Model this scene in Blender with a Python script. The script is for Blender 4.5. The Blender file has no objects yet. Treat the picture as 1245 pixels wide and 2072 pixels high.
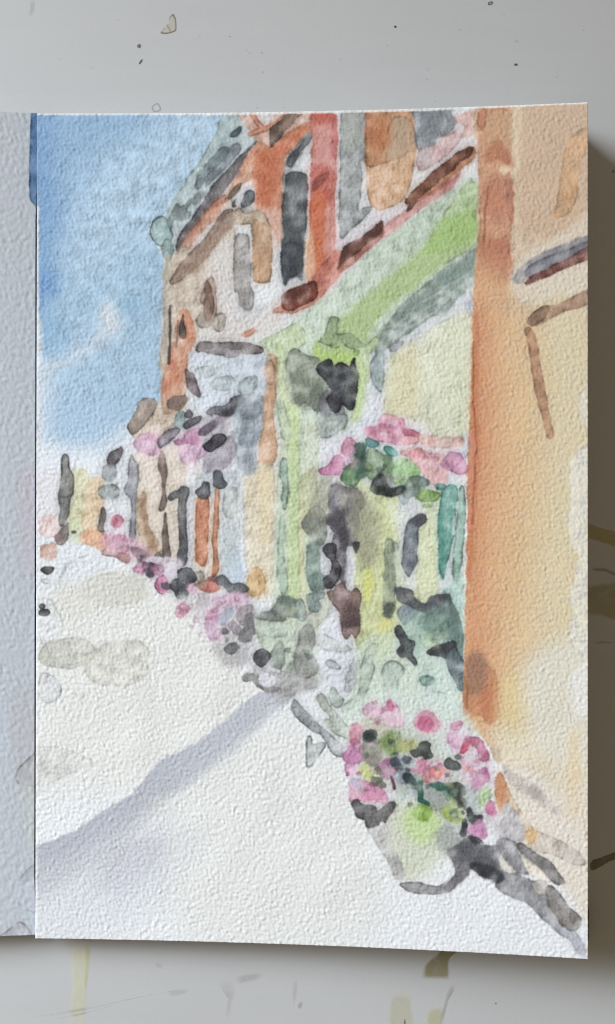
import bpy, math, random
import numpy as np

# ------------------------------------------------------------------ camera, light, exposure
MM = 0.001
H = 320.0                      # camera height above the table, mm
TS = 0.125                     # mm on the table for one unit of the tracing grid
TCX, TCY = 622.5, 1036.0       # centre of the tracing grid

sc = bpy.context.scene
cam_d = bpy.data.cameras.new('camera')
cam = bpy.data.objects.new('camera', cam_d)
sc.collection.objects.link(cam)
cam.location = (0, 0, H * MM)
cam.rotation_euler = (0, 0, 0)
cam_d.sensor_fit = 'VERTICAL'
cam_d.sensor_height = 24.0
cam_d.sensor_width = 24.0
cam_d.lens = 24.0 * H / (2072 * TS)
cam_d.clip_start = 0.01
cam_d.clip_end = 50.0
sc.camera = cam
cam_d.dof.use_dof = True
cam_d.dof.focus_distance = 0.309
cam_d.dof.aperture_fstop = 20.0

world = bpy.data.worlds.new('World')
sc.world = world
world.use_nodes = True
bg = world.node_tree.nodes['Background']
bg.inputs[0].default_value = (1.0, 0.81, 0.54, 1)     # warm dim room light
bg.inputs[1].default_value = 0.215

def look_at(o, target):
    from mathutils import Vector
    d = Vector(target) - o.location
    o.rotation_euler = d.to_track_quat('-Z', 'Y').to_euler()

wl = bpy.data.lights.new('window_light', 'AREA')
wl.shape = 'RECTANGLE'
wl.size, wl.size_y = 0.60, 0.60
wl.energy = 3.9
wl.color = (0.90, 0.97, 1.06)
wl.spread = math.radians(76)
wo = bpy.data.objects.new('window_light', wl)
sc.collection.objects.link(wo)
AZ = (-0.885, 0.465)
EL = math.radians(39)
D = 1.10
wo.location = (AZ[0] * math.cos(EL) * D - 0.0, AZ[1] * math.cos(EL) * D - 0.02, math.sin(EL) * D)
look_at(wo, (-0.06, -0.26, 0))

sc.view_settings.view_transform = 'Standard'
sc.view_settings.look = 'None'
sc.view_settings.exposure = 0.0
sc.view_settings.gamma = 1.0
sc.view_settings.use_curve_mapping = False
sc.cycles.use_denoising = True
sc.cycles.filter_width = 1.1

rng = np.random.default_rng(7)
random.seed(7)

# ------------------------------------------------------------------ helpers
def fft_noise(h, w, lo, hi, seed, ax=1.0, ang=0.0):
    """band-passed noise, wavelengths between lo and hi grid units, unit variance"""
    r = np.random.default_rng(seed)
    n = np.fft.rfft2(r.standard_normal((h, w)).astype(np.float32))
    fy = np.fft.fftfreq(h)[:, None]; fx = np.fft.rfftfreq(w)[None, :]
    c, s = math.cos(ang), math.sin(ang)
    f = np.hypot((fx * c + fy * s) * ax, (-fx * s + fy * c))
    g = np.exp(-(f * lo) ** 2) * (1 - np.exp(-(f * hi) ** 2))
    o = np.fft.irfft2(n * g, s=(h, w)).astype(np.float32)
    return o / (o.std() + 1e-9)

def to_lin(c):
    c = np.asarray(c, np.float32) / 255.0
    return np.where(c <= 0.04045, c / 12.92, ((c + 0.055) / 1.055) ** 2.4)

# ------------------------------------------------------------------ the watercolour, laid down stroke by stroke
CW, CH, CY0 = 1200, 1760, 195           # canvas on the tracing grid: x 0..1200, y 195..1955
PAPER = (229, 231, 233)
canvas = np.empty((CH, CW, 3), np.float32); canvas[:] = (227, 231, 235)
N12 = fft_noise(CH, CW, 22, 60, 1)
N5 = fft_noise(CH, CW, 4, 10, 2)
N40 = fft_noise(CH, CW, 26, 90, 3)
N100 = fft_noise(CH, CW, 60, 300, 5)
TOOTH = fft_noise(CH, CW, 2.2, 9, 4)

def smooth_closed(p, k=4):
    p = np.asarray(p, np.float32)
    a, b, c, d = np.roll(p, 1, 0), p, np.roll(p, -1, 0), np.roll(p, -2, 0)
    out = []
    for i in range(k):
        t = i / k
        out.append(0.5 * (2 * b + (c - a) * t + (2 * a - 5 * b + 4 * c - d) * t * t + (3 * b - a - 3 * c + d) * t ** 3))
    return np.stack(out, 1).reshape(-1, 2)

def bbox(p, m):
    x0 = max(0, int(p[:, 0].min() - m)); x1 = min(CW, int(p[:, 0].max() + m) + 1)
    y0 = max(0, int(p[:, 1].min() - CY0 - m)); y1 = min(CH, int(p[:, 1].max() - CY0 + m) + 1)
    return x0, x1, y0, y1

def lay(col, d, box, a, e, s, v, w, mul, g, off):
    x0, x1, y0, y1 = box
    sl = (slice(y0, y1), slice(x0, x1))
    oy, ox = off
    n12 = np.roll(N12, off, (0, 1))[sl] if False else N12[sl]
    d = d + 1.0 + 0.28 * w * n12 + 0.30 * w * N5[sl]
    m = np.clip(d / s * 0.5 + 0.5, 0, 1); m = m * m * (3 - 2 * m)
    al = a * m * (1 + v * (0.8 * N40[sl] + 0.2 * n12)) * (1 + g * TOOTH[sl])
    if s < 8:      # pigment pools towards one end of the stroke as it dries
        hh, ww = d.shape
        th = (x0 * 12.9898 + y0 * 78.233 + ww * 3.7) % 6.2832
        gx = np.linspace(-1, 1, ww, dtype=np.float32)[None, :] * math.cos(th); gy = np.linspace(-1, 1, hh, dtype=np.float32)[:, None] * math.sin(th)
        pool = gx + gy
        al = al * (1 + POOL * (pool - 0.25))
    else:
        pool = np.float32(0)
    al = np.clip(al, 0, 1)[..., None]
    col = np.asarray(col, np.float32)
    base = canvas[sl]
    tgt = base * (col / 232.0) if mul else col
    tgt = tgt * (1 - (0.05 * pool + 0.035 * (N40[sl] + 0.25 * n12)) * (s < 6))[..., None]
    out = base * (1 - al) + tgt * al
    if e > 0:
        e = min(0.85, e * 2.3)
        ed = e * np.exp(-((d - 1.6) / 1.7) ** 2) * np.clip(0.72 + 0.45 * N40[sl] + 0.25 * n12, 0.08, 1.25)
        ed += 0.12 * e * np.exp(-np.clip(d, 0, None) / 6.0) * (d > 0)
        ed = np.clip(ed, 0, 0.9)[..., None]
        out = out * (1 - ed) + (np.minimum(out, col) * 0.45) * ed
    canvas[sl] = out

def P(col, pts, a=0.88, e=0.3, s=1.3, v=0.12, w=1.6, mul=False, g=0.09, k=4):
    """one brush shape: a closed outline with a darker dried rim, slight bleed and grain"""
    p = smooth_closed(pts, k) if k else np.asarray(pts, np.float32)
    box = bbox(p, s + 3 * w + 3)
    x0, x1, y0, y1 = box
    if x1 <= x0 or y1 <= y0: return
    X = np.arange(x0, x1, dtype=np.float32)[None, :] + 0.5
    Y = np.arange(y0, y1, dtype=np.float32)[:, None] + 0.5 + CY0
    d2 = np.full((y1 - y0, x1 - x0), 1e9, np.float32)
    ins = np.zeros(d2.shape, bool)
    q = np.roll(p, -1, 0)
    for (ax, ay), (bx, by) in zip(p, q):
        ex, ey = bx - ax, by - ay
        L2 = ex * ex + ey * ey
        if L2 < 1e-9: continue
        t = np.clip(((X - ax) * ex + (Y - ay) * ey) / L2, 0, 1)
        dx = X - ax - t * ex; dy = Y - ay - t * ey
        np.minimum(d2, dx * dx + dy * dy, out=d2)
        if ay != by:
            c = ((ay > Y) != (by > Y)) & (X < (bx - ax) * (Y - ay) / (by - ay) + ax)
            ins ^= c
    d = np.sqrt(d2); d[~ins] *= -1
    lay(col, d, box, a, e, s, v, w, mul, g, (0, 0))

def L(col, pts, r, a=0.93, e=0.3, s=1.2, v=0.1, w=0.9, mul=False, g=0.05):
    """one drawn brush line; r is its half width or one per point"""
    p = np.asarray(pts, np.float32)
    rr = [r] * len(p) if np.isscalar(r) else list(r)
    box = bbox(p, max(rr) + s + 3 * w + 3)
    x0, x1, y0, y1 = box
    X = np.arange(x0, x1, dtype=np.float32)[None, :] + 0.5
    Y = np.arange(y0, y1, dtype=np.float32)[:, None] + 0.5 + CY0
    d = np.full((y1 - y0, x1 - x0), -1e9, np.float32)
    for i in range(len(p) - 1):
        (ax, ay), (bx, by) = p[i], p[i + 1]
        ex, ey = bx - ax, by - ay
        t = np.clip(((X - ax) * ex + (Y - ay) * ey) / (ex * ex + ey * ey + 1e-9), 0, 1)
        dd = rr[i] + (rr[i + 1] - rr[i]) * t - np.hypot(X - ax - t * ex, Y - ay - t * ey)
        np.maximum(d, dd, out=d)
    lay(col, d, box, a, e, s, v, w, mul, g, (0, 0))

def E(col, cx, cy, rx, ry=None, rot=0, **kw):
    """a round dab"""
    ry = ry or rx
    c, s_ = math.cos(rot), math.sin(rot)
    P(col, [(cx + c * rx * math.cos(t) - s_ * ry * math.sin(t), cy + s_ * rx * math.cos(t) + c * ry * math.sin(t))
            for t in np.linspace(0, 2 * math.pi, 9)[:-1]], **kw)

def S(col, pts, s=10, a=0.8, **kw):
    """a wet-in-wet wash with no hard rim"""
    kw.setdefault('w', 3.0); kw.setdefault('v', 0.03)
    P(col, pts, a=a, e=0, s=s, **kw)

POOL = 0.12
WH = (227, 231, 236)

# ---- washes: sky
P((168, 195, 217), [(60,215),(300,215),(480,215),(437,270),(396,340),(352,400),(330,440),(300,468),(322,505),(333,540),(332,620),(322,700),(325,745),(332,830),(290,812),(262,850),(200,850),(60,850)], e=.03, s=4, v=0, a=.95, g=.03)
S((168, 195, 217), [(60,820),(330,800),(290,830),(262,870),(235,905),(180,915),(60,900)], s=40, a=.9)
S((140, 174, 206), [(60,215),(320,215),(280,270),(200,330),(150,420),(120,560),(105,640),(60,650)], s=70, a=.8)
S((116, 153, 197), [(60,215),(108,215),(104,330),(120,430),(100,520),(116,570),(98,615),(60,620)], s=34, a=.55)
S((120, 158, 204), [(60,550),(110,555),(112,590),(60,600)], s=20, a=.7)
S((138, 176, 206), [(66,660),(110,640),(140,670),(128,705),(100,718),(66,715)], s=24, a=.6)
S((154, 186, 210), [(130,600),(200,560),(300,500),(320,620),(300,680),(255,650),(262,610),(215,590),(190,640),(140,660)], s=46, a=.5)
S((140, 178, 204), [(240,612),(270,598),(290,615),(275,640),(250,632)], s=14, a=.55)
S((206, 214, 222), [(205,640),(220,612),(232,640),(246,652),(240,676),(205,695),(190,706),(170,722),(130,740),(95,752),(60,760),(60,738),(130,730),(160,705),(190,690)], s=20, a=.7, w=6)
S((214, 218, 222), [(208,630),(222,615),(240,640),(232,660),(212,655)], s=14, a=.5, w=5)
S((170, 197, 219), [(200,730),(310,680),(318,800),(270,830),(215,800),(120,800),(115,770)], s=34, a=.5)
S((212, 221, 230), [(60,735),(100,770),(104,830),(98,940),(60,950)], s=30, a=.75)
S((174, 200, 224), [(110,810),(220,815),(228,860),(190,895),(140,898),(112,850)], s=34, a=.6)
S((222, 228, 235), [(60,920),(140,915),(200,912),(240,892),(270,900),(290,1000),(230,1100),(60,1100)], s=44, a=.9)
P((206, 219, 231), [(60,640),(82,645),(87,725),(82,735),(60,735)], s=4, e=.04, a=.8)
# ---- street washes
S((222, 221, 213), [(100,1200),(340,1220),(480,1380),(520,1420),(400,1500),(250,1580),(100,1480)], s=60, a=.8)
S((223, 225, 223), [(150,1170),(360,1210),(520,1400),(560,1440),(700,1560),(780,1800),(700,1910),(400,1900),(300,1700),(200,1600),(60,1600),(60,1250)], s=50, a=.85)
S((216, 222, 228), [(60,1090),(190,1100),(230,1160),(150,1190),(60,1200)], s=16, a=.7)
S((206, 206, 196), [(160,1195),(185,1165),(230,1155),(280,1165),(300,1190),(290,1215),(240,1228),(190,1222)], s=9, a=.75)
S((212, 212, 203), [(120,1180),(160,1190),(200,1230),(150,1250),(100,1240)], s=16, a=.5)
P((196, 198, 189), [(77,1322),(95,1300),(130,1292),(160,1291),(185,1302),(192,1318),(185,1338),(150,1351),(110,1351),(82,1340)], e=.06, v=.05)
P((207, 208, 199), [(165,1330),(192,1316),(225,1300),(290,1300),(300,1360),(262,1385),(215,1386),(180,1372)], e=.06, s=5, a=.8)
P((207, 210, 213), [(78,1400),(80,1375),(90,1361),(108,1368),(123,1385),(122,1405),(110,1418),(95,1422),(82,1412)], e=.11, a=.7)
E((216,216,210), 162, 1406, 9, 6, e=.15, a=.6)
P((206, 208, 205), [(60,1522),(105,1511),(150,1522),(190,1542),(160,1556),(118,1577),(60,1594)], e=.06, s=4, a=.7)
P((213, 217, 221), [(80,1210),(105,1215),(113,1230),(125,1245),(126,1270),(112,1290),(85,1300),(78,1250)], e=.07, a=.6, s=3)
P((216, 221, 225), [(85,1172),(120,1172),(126,1160),(140,1135),(185,1125),(170,1138),(140,1140),(120,1178),(95,1181)], e=.12, a=.5)
# long violet cast shadow painted across the street: a firm upper edge, washed out below
before_shade = canvas.copy()
S((206, 211, 219), [(40,1700),(200,1680),(330,1660),(380,1700),(350,1760),(300,1830),(200,1880),(40,1890)], s=60, a=.6)
S((188, 192, 201), [(40,1690),(150,1670),(300,1540),(430,1470),(545,1380),(600,1400),(556,1430),(475,1500),(375,1580),(300,1645),(225,1715),(130,1785),(40,1815)], s=28, a=.85)
S((174, 178, 189), [(60,1690),(150,1660),(250,1590),(300,1550),(300,1610),(240,1670),(160,1720),(60,1750)], s=22, a=.75)
S((178, 183, 194), [(300,1540),(400,1480),(545,1380),(590,1400),(540,1450),(440,1540),(330,1610)], s=16, a=.75)
S((190, 190, 202), [(230,1720),(310,1690),(330,1730),(270,1790),(200,1800)], s=26, a=.55)
after_shade = canvas; canvas = np.zeros_like(before_shade)
P((255, 255, 255), [(40,1738),(80,1710),(110,1699),(145,1685),(180,1662),(230,1630),(270,1606),(300,1568),(325,1540),(370,1520),(410,1492),(460,1455),(500,1418),(545,1397),(600,1404),(700,1500),(700,1960),(40,1960)], a=1, e=0, s=1.8, v=0, w=3, g=0, k=3)
m_ = np.clip(canvas[..., :1] / 250, 0, 1); canvas = before_shade * (1 - m_) + after_shade * m_
L((176, 181, 193), [(76,1712),(110,1699),(145,1685),(180,1662),(230,1630),(270,1606),(300,1569)], 1.2, a=.5, e=0, w=1)
# ---- roof and cornice of the old house
P((168, 186, 187), [(457,222),(492,222),(508,262),(520,285),(500,310),(470,340),(430,378),(400,425),(366,480),(345,500),(330,470),(337,438),(352,402),(374,370),(396,340),(418,302),(437,268)], e=.14, v=.1)
S((196, 204, 209), [(490,235),(508,260),(516,285),(480,320),(470,310),(480,290),(490,280)], s=7, a=.8)
S((192, 200, 205), [(380,440),(410,400),(420,395),(390,445),(360,485),(345,490),(350,468)], s=5, a=.8)
P((118, 130, 134), [(395,372),(402,352),(420,331),(435,313),(452,298),(463,299),(456,318),(440,338),(420,357),(411,374),(400,383)], e=.12, s=2)
P((128, 135, 142), [(462,303),(478,289),(487,294),(485,308),(470,327),(455,342),(430,366),(418,380),(416,370),(432,350),(450,330)], e=.1, s=2.5)
P((124, 134, 136), [(334,458),(346,432),(360,414),(367,420),(380,406),(387,405),(378,424),(386,430),(382,442),(366,447),(354,447),(345,461),(337,463)], e=.12, s=2)
P((138, 146, 152), [(390,404),(402,389),(415,386),(416,394),(401,410),(390,412)], e=.08, s=2.5)
P((152, 178, 178), [(334,439),(318,441),(308,454),(304,470),(311,487),(328,499),(342,492),(350,477),(342,460)], e=.3, a=.85)
P((142, 165, 164), [(328,500),(335,486),(345,488),(351,502),(350,516),(344,527),(335,524),(330,512)], e=.2, a=.85)
P((74, 84, 90), [(468,272),(476,263),(486,256),(487,266),(480,275),(470,277)], e=.2, w=.8)
# ---- brick front: orange, peach and brown strokes
P((205, 172, 157), [(484,236),(495,226),(640,222),(636,260),(600,262),(575,285),(550,298),(525,292),(515,280),(503,262)], e=.08, s=3)
P((203, 140, 110), [(517,292),(530,289),(550,297),(572,276),(600,258),(636,248),(632,270),(605,292),(582,312),(575,340),(572,400),(578,450),(570,490),(552,470),(540,440),(518,426),(514,400),(508,368),(492,372),(470,394),(455,404),(478,360),(495,325)], e=.1, s=4, v=.16)
S((196, 106, 74), [(520,310),(560,305),(570,330),(566,390),(545,425),(520,405),(518,360),(512,330)], s=14, a=.75)
S((208, 118, 86), [(550,300),(580,280),(605,262),(628,260),(600,285),(572,312)], s=7, a=.7)
S((210, 176, 162), [(520,430),(570,425),(575,480),(560,500),(545,460)], s=10, a=.8)
P((214, 186, 168), [(480,372),(500,340),(512,322),(512,345),(500,362)], s=4, e=.03, a=.6)
P(WH, [(522,232),(548,229),(545,252),(536,258),(528,250)], s=3, e=.04, a=.8)
L((196, 138, 116), [(512,231),(520,248),(534,261),(507,271)], [5,5,6,5], e=.2)
L((198, 140, 116), [(582,231),(560,248),(536,262)], [6,5,5], e=.15)
P((96, 84, 76), [(549,259),(562,247),(578,232),(594,226),(612,226),(596,244),(578,264),(564,282),(551,297),(547,284)], e=.25, s=1.6)
S((150, 125, 112), [(585,232),(612,226),(600,242),(575,268),(570,262)], s=5, a=.7)
P((100, 96, 100), [(518,287),(500,304),(480,324),(455,350),(432,376),(410,408),(386,444),(366,476),(356,500),(364,512),(376,496),(394,468),(414,438),(442,400),(466,370),(480,346),(497,318)], e=.3, s=1.8)
S((140, 130, 130), [(480,335),(490,328),(470,368),(440,402),(425,420),(440,390)], s=4, a=.7)
P((188, 134, 112), [(456,394),(440,404),(420,424),(398,452),(376,484),(364,508),(376,510),(396,484),(418,456),(440,438),(454,414)], e=.2, s=1.6)
P((206, 170, 152), [(468,404),(450,425),(432,445),(408,470),(385,500),(362,530),(352,520),(370,498),(400,470),(430,440),(455,412)], e=.06, s=2.5, a=.8)
P((112, 100, 88), [(462,400),(470,385),(484,371),(490,372),(481,388),(468,403)], e=.22, w=.8)
P((96, 84, 76), [(470,418),(474,406),(482,400),(483,408),(476,418)], e=.2, w=.8)
P(WH, [(505,367),(514,380),(516,400),(500,398),(492,410),(478,415),(480,400),(492,390)], s=2.5, e=.03)
P((186, 168, 148), [(474,428),(490,420),(512,430),(526,426),(538,436),(546,458),(552,492),(551,520),(547,565),(540,572),(526,572),(513,564),(511,520),(510,470),(506,452),(476,456)], e=.22, a=.9)
P((192, 160, 132), [(512,455),(520,446),(545,460),(550,500),(547,560),(536,572),(520,568),(512,540)], e=.14, s=2.5)
P((152, 148, 142), [(487,420),(500,415),(512,422),(508,432),(496,432)], e=.22)
P((98, 102, 108), [(488,414),(494,396),(502,387),(514,389),(515,402),(508,414),(496,419)], e=.2, w=1)
# wall below the cornice
P((198, 184, 168), [(334,535),(350,520),(372,500),(400,500),(470,450),(476,560),(440,570),(420,600),(400,680),(380,720),(368,800),(330,832),(328,745),(322,742),(332,640)], e=.1, s=4, v=.12)
S((216, 212, 210), [(420,530),(470,475),(478,600),(520,640),(560,600),(566,660),(480,690),(400,690),(430,600)], s=10, a=.9)
S((180, 172, 160), [(333,530),(348,530),(346,640),(340,742),(323,745),(330,640)], s=4, a=.7)
P((142, 120, 108), [(470,424),(455,428),(440,442),(430,460),(412,482),(392,504),(374,524),(356,548),(346,565),(344,573),(356,573),(376,560),(396,545),(412,528),(426,510),(442,488),(456,468),(472,448)], e=.2, s=2)
S((168, 146, 130), [(440,470),(470,440),(472,455),(440,495),(400,545),(370,565),(390,540)], s=6, a=.7)
P((205, 152, 126), [(368,625),(384,634),(396,682),(384,716),(374,756),(366,800),(332,832),(330,770),(338,730),(352,690),(356,655)], e=.08, s=4, v=.25)
S((196, 120, 92), [(340,760),(360,755),(366,795),(345,822),(332,815)], s=8, a=.7)
S((200, 130, 104), [(370,640),(386,650),(388,690),(374,690)], s=6, a=.6)
S((205, 130, 105), [(345,715),(360,725),(355,750),(343,745)], s=7, a=.6)
L((84, 78, 74), [(346,620),(344,660),(344,700),(342.5,734)], [1.8,1.6,1.7,2.2], e=.1, w=.5)
L((120, 108, 100), [(361,650),(358,680),(357,702)], [1.1,1.2,.8], e=0, w=.4, a=.8)
P((82, 76, 70), [(370,636),(373,655),(378,670),(376,683),(368,685),(363,676),(364,662)], e=.25, w=.6)
P((182, 160, 148), [(412,582),(422,566),(432,562),(438,590),(437,636),(430,648),(420,655),(406,650),(412,620),(406,606)], e=.18)
P((136, 112, 102), [(414,582),(421,568),(427,582),(432,605),(430,640),(424,650),(409,647),(412,620),(416,600)], e=.2, s=1.6)
P((170, 162, 152), [(398,646),(408,630),(418,648),(426,658),(416,664),(402,661)], e=.28)
P((170, 162, 152), [(427,650),(440,636),(454,634),(457,648),(452,668),(441,672),(430,662)], e=.28)
P((160, 157, 154), [(474,490),(480,475),(494,473),(503,482),(507,520),(508,580),(513,592),(512,620),(500,628),(484,616),(482,590),(474,585),(473,530)], e=.22)
P((194, 160, 132), [(512,500),(530,490),(552,496),(549,540),(547,562),(538,572),(524,571),(512,562)], e=.18)
P((201, 201, 203), [(482,618),(500,630),(520,622),(540,618),(520,640),(495,655),(480,650)], e=.08, s=2.5, a=.7)
S((206, 206, 207), [(465,600),(478,598),(480,620),(468,625)], s=4, a=.6)
P((206, 150, 128), [(490,678),(500,671),(512,664),(517,671),(506,679),(494,681)], e=.12, s=2)
L((186, 180, 178), [(425,686),(460,685),(498,686)], .8, e=0, w=.3, a=.7)
# ---- upper windows
P((160, 164, 167), [(576,334),(586,312),(602,294),(622,268),(632,271),(628,286),(614,306),(608,335),(622,356),(623,390),(620,450),(616,520),(612,566),(600,560),(580,572),(572,560),(570,510),(572,440),(572,380)], e=.25)
P(WH, [(590,340),(606,322),(622,305),(630,300),(630,360),(622,352),(602,345)], s=3, e=.04, a=.85)
P((86, 90, 94), [(579,330),(588,314),(600,302),(614,292),(610,306),(600,322),(592,336),(584,337)], e=.2, w=1)
P((112, 115, 118), [(624,270),(632,271),(628,284),(612,304),(604,312),(606,298)], e=.22, w=1)
P((104, 108, 110), [(578,372),(582,352),(600,348),(620,356),(622,376),(619,440),(614,500),(611,556),(600,557),(584,566),(577,577),(572,562),(570,515),(576,470),(571,430),(574,400)], e=.25, s=1.6, v=.22)
S((150, 154, 156), [(588,388),(598,392),(600,425),(590,435),(584,410)], s=5, a=.8)
P((72, 76, 82), [(573,500),(590,492),(612,500),(610,545),(600,557),(584,566),(577,578),(571,560),(570,525)], e=.2, s=4, a=.8)
S((76, 80, 84), [(575,440),(600,450),(612,470),(608,500),(576,500)], s=8, a=.55)
# red pier
P((204, 128, 116), [(632,228),(660,225),(676,232),(685,244),(686,300),(680,322),(682,360),(678,400),(682,470),(684,510),(670,545),(640,580),(625,570),(622,520),(628,450),(628,380),(632,320),(630,270)], e=.16, s=2, v=.2)
S((200, 98, 84), [(634,226),(672,226),(676,250),(640,258)], s=9, a=.7)
S((206, 152, 146), [(640,262),(672,262),(676,330),(650,350),(638,330)], s=12, a=.8)
S((192, 104, 102), [(674,240),(685,244),(686,302),(678,318),(672,300)], s=4, a=.7)
S((190, 92, 80), [(630,340),(668,340),(678,400),(660,420),(632,410)], s=12, a=.6)
P((156, 88, 80), [(632,378),(640,360),(655,352),(665,351),(660,366),(648,376),(636,386)], e=.12, s=3, a=.8)
S((206, 110, 72), [(630,400),(655,390),(660,470),(652,560),(636,560),(630,480)], s=7, a=.8)
S((218, 182, 150), [(618,490),(632,470),(636,560),(620,560)], s=6, a=.8)
S((206, 150, 140), [(660,440),(680,430),(680,510),(660,530)], s=6, a=.6)
P((196, 120, 104), [(640,552),(660,528),(686,505),(694,545),(668,580),(642,610),(628,610),(630,575)], e=.1, s=3)
P(WH, [(684,228),(692,228),(689,300),(686,400),(686,470),(682,480),(680,400),(685,320)], s=1.6, e=0)
S((222, 218, 226), [(686,480),(720,450),(760,428),(800,418),(830,400),(880,345),(960,285),(966,300),(960,330),(930,330),(860,400),(780,450),(690,505)], s=7, a=.9)
P((154, 158, 158), [(693,224),(716,224),(739,224),(741,260),(740,322),(734,334),(734,362),(730,394),(725,426),(738,420),(753,418),(747,430),(726,450),(706,468),(693,481),(688,470),(687,430),(688,360),(689,290)], e=.25)
S((164, 168, 158), [(696,226),(736,226),(737,290),(700,300)], s=12, a=.5)
P(WH, [(733,332),(739,330),(742,345),(744,390),(748,415),(735,418),(728,420),(731,395),(735,365)], s=1.6, e=0, a=.9)
P((214, 174, 140), [(742,224),(780,223),(828,222),(836,240),(841,280),(842,305),(838,342),(829,376),(822,396),(800,414),(772,426),(756,420),(746,398),(742,340)], e=.18)
P((190, 142, 108), [(742,224),(780,223),(828,222),(836,240),(841,280),(842,303),(822,308),(818,316),(796,322),(775,332),(744,335),(741,280)], e=.2, s=2)
S((186, 116, 78), [(752,260),(790,240),(800,270),(780,300),(755,300)], s=14, a=.7)
S((180, 166, 148), [(790,240),(825,238),(840,290),(820,312),(785,322),(790,280)], s=14, a=.7)
L((150, 104, 80), [(783,270),(788,248),(800,238),(818,236),(832,248),(837,262)], .9, e=0, w=.8, a=.6)
L((196, 118, 100), [(744,226),(742,270)], 3, e=0, a=.6)
P((148, 153, 158), [(838,222),(880,221),(920,220),(925,242),(918,262),(895,278),(872,296),(850,306),(846,300),(842,280),(838,250)], e=.16, v=.2)
S((120, 126, 132), [(850,226),(890,224),(895,262),(870,280),(852,262)], s=14, a=.7)
P((206, 176, 174), [(846,306),(880,292),(905,273),(936,262),(922,298),(896,320),(876,334),(852,346),(844,334)], e=.14, s=2)
S((190, 186, 190), [(848,308),(870,300),(872,325),(852,338)], s=6, a=.6)
P((216, 180, 172), [(922,236),(940,226),(966,221),(975,240),(972,268),(945,276),(934,276),(942,256),(924,248)], e=.1, s=3)
P((226,228,234), [(918,222),(955,220),(935,228),(922,234)], s=2, e=0)
# diagonal string course in burnt umber
P((196, 142, 136), [(772,478),(780,455),(800,440),(830,422),(868,398),(905,372),(930,352),(920,375),(890,400),(850,425),(820,450),(792,476)], e=.08, s=4)
P((196, 140, 104), [(820,408),(850,372),(900,330),(940,300),(958,298),(962,304),(958,320),(940,336),(905,366),(870,392),(840,412)], e=.15, s=2)
P((106, 72, 62), [(820,408),(830,392),(855,370),(880,345),(905,325),(930,306),(950,299),(957,301),(952,314),(935,326),(915,345),(890,366),(865,386),(850,400),(835,418),(824,430),(829,412)], e=.25, s=2, v=.15)
S((170, 104, 92), [(845,405),(890,372),(930,345),(920,362),(880,392),(850,410)], s=5, a=.7)
P((168, 112, 98), [(690,512),(720,492),(770,452),(776,470),(762,492),(740,512),(710,538),(690,552),(684,545)], e=.08, s=3)
P((92, 64, 58), [(694,504),(708,493),(732,478),(756,460),(773,448),(775,458),(768,474),(745,492),(728,508),(708,520),(692,534),(683,546),(686,528)], e=.18, s=3, v=.2)
P((206, 146, 126), [(552,632),(568,618),(600,612),(640,604),(640,614),(610,628),(588,634),(568,632)], e=.12, s=2)
P((112, 66, 56), [(568,614),(572,598),(584,588),(604,580),(626,572),(640,572),(640,602),(624,612),(600,624),(580,629)], e=.25, s=2, v=.2)
S((84, 52, 48), [(580,596),(610,582),(620,590),(590,606)], s=6, a=.6)
# ---- green shop front: fascia, brackets, shadow
P((190, 206, 188), [(560,686),(600,646),(640,615),(680,581),(720,541),(780,483),(840,438),(900,395),(948,362),(966,376),(968,440),(966,520),(930,560),(870,590),(830,615),(790,660),(770,700),(745,720),(740,780),(730,840),(720,870),(690,880),(660,870),(640,900),(640,1240),(560,1240),(560,1000),(570,860),(560,740),(535,720)], e=.04, s=4)
P((196, 211, 176), [(528,692),(570,668),(605,655),(620,690),(600,705),(575,715),(545,712)], e=.12, s=2, a=.85)
S((170, 192, 138), [(636,704),(680,655),(720,618),(800,548),(880,480),(966,408),(966,486),(905,530),(850,572),(800,612),(765,645),(745,680),(715,730),(650,735)], s=10, a=.88)
P((176, 198, 150), [(905,425),(925,395),(948,369),(966,376),(966,430),(940,440),(905,470),(870,490),(880,460)], e=.12, s=3, a=.7)
S((160, 192, 120), [(890,450),(960,430),(964,478),(900,505),(860,515)], s=12, a=.7)
E((128,150,104), 962, 434, 6, 8, s=3, a=.8, e=.1)
P((150, 164, 156), [(782,658),(800,632),(832,600),(870,570),(905,542),(940,520),(966,504),(966,560),(948,588),(922,606),(902,634),(872,642),(842,664),(812,686),(785,704),(765,722),(760,704),(772,676)], e=.1, s=3, v=.25)
S((122, 139, 132), [(800,636),(840,602),(885,570),(895,585),(850,625),(810,650)], s=9, a=.75)
S((126, 146, 140), [(890,560),(960,515),(962,545),(910,580)], s=9, a=.65)
for q in ([(820,655),(870,620),(915,592)], [(800,660),(850,615),(890,590)], [(880,600),(935,560),(962,545)], [(905,545),(935,522)], [(790,690),(840,655),(900,620)]):
    L((196,206,206), q, 1.2, e=0, w=1.4, a=.4)
for q in ([(890,628),(912,606)], [(845,590),(870,568)], [(800,690),(830,668),(866,645)], [(905,530),(945,508)]):
    L((96,108,106), q, 1.2, e=0, w=1.2, a=.4)
P((212, 217, 224), [(772,726),(800,700),(850,668),(900,636),(958,596),(956,640),(905,648),(850,682),(800,712),(786,742),(776,838),(756,860),(735,850),(742,780),(756,740)], e=.03, s=3, a=.9)
P((152, 166, 166), [(750,738),(760,720),(772,708),(778,720),(776,762),(774,786),(769,793),(756,778),(750,754)], e=.2, a=.85)
P((165, 168, 176), [(788,706),(800,694),(816,690),(814,700),(798,712)], e=.15, a=.8)
P((148, 167, 132), [(648,688),(658,674),(665,655),(672,643),(683,645),(685,660),(684,676),(710,674),(722,684),(731,694),(741,697),(736,702),(714,706),(700,700),(690,693),(672,700),(654,696)], e=.25, a=.85)
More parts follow.
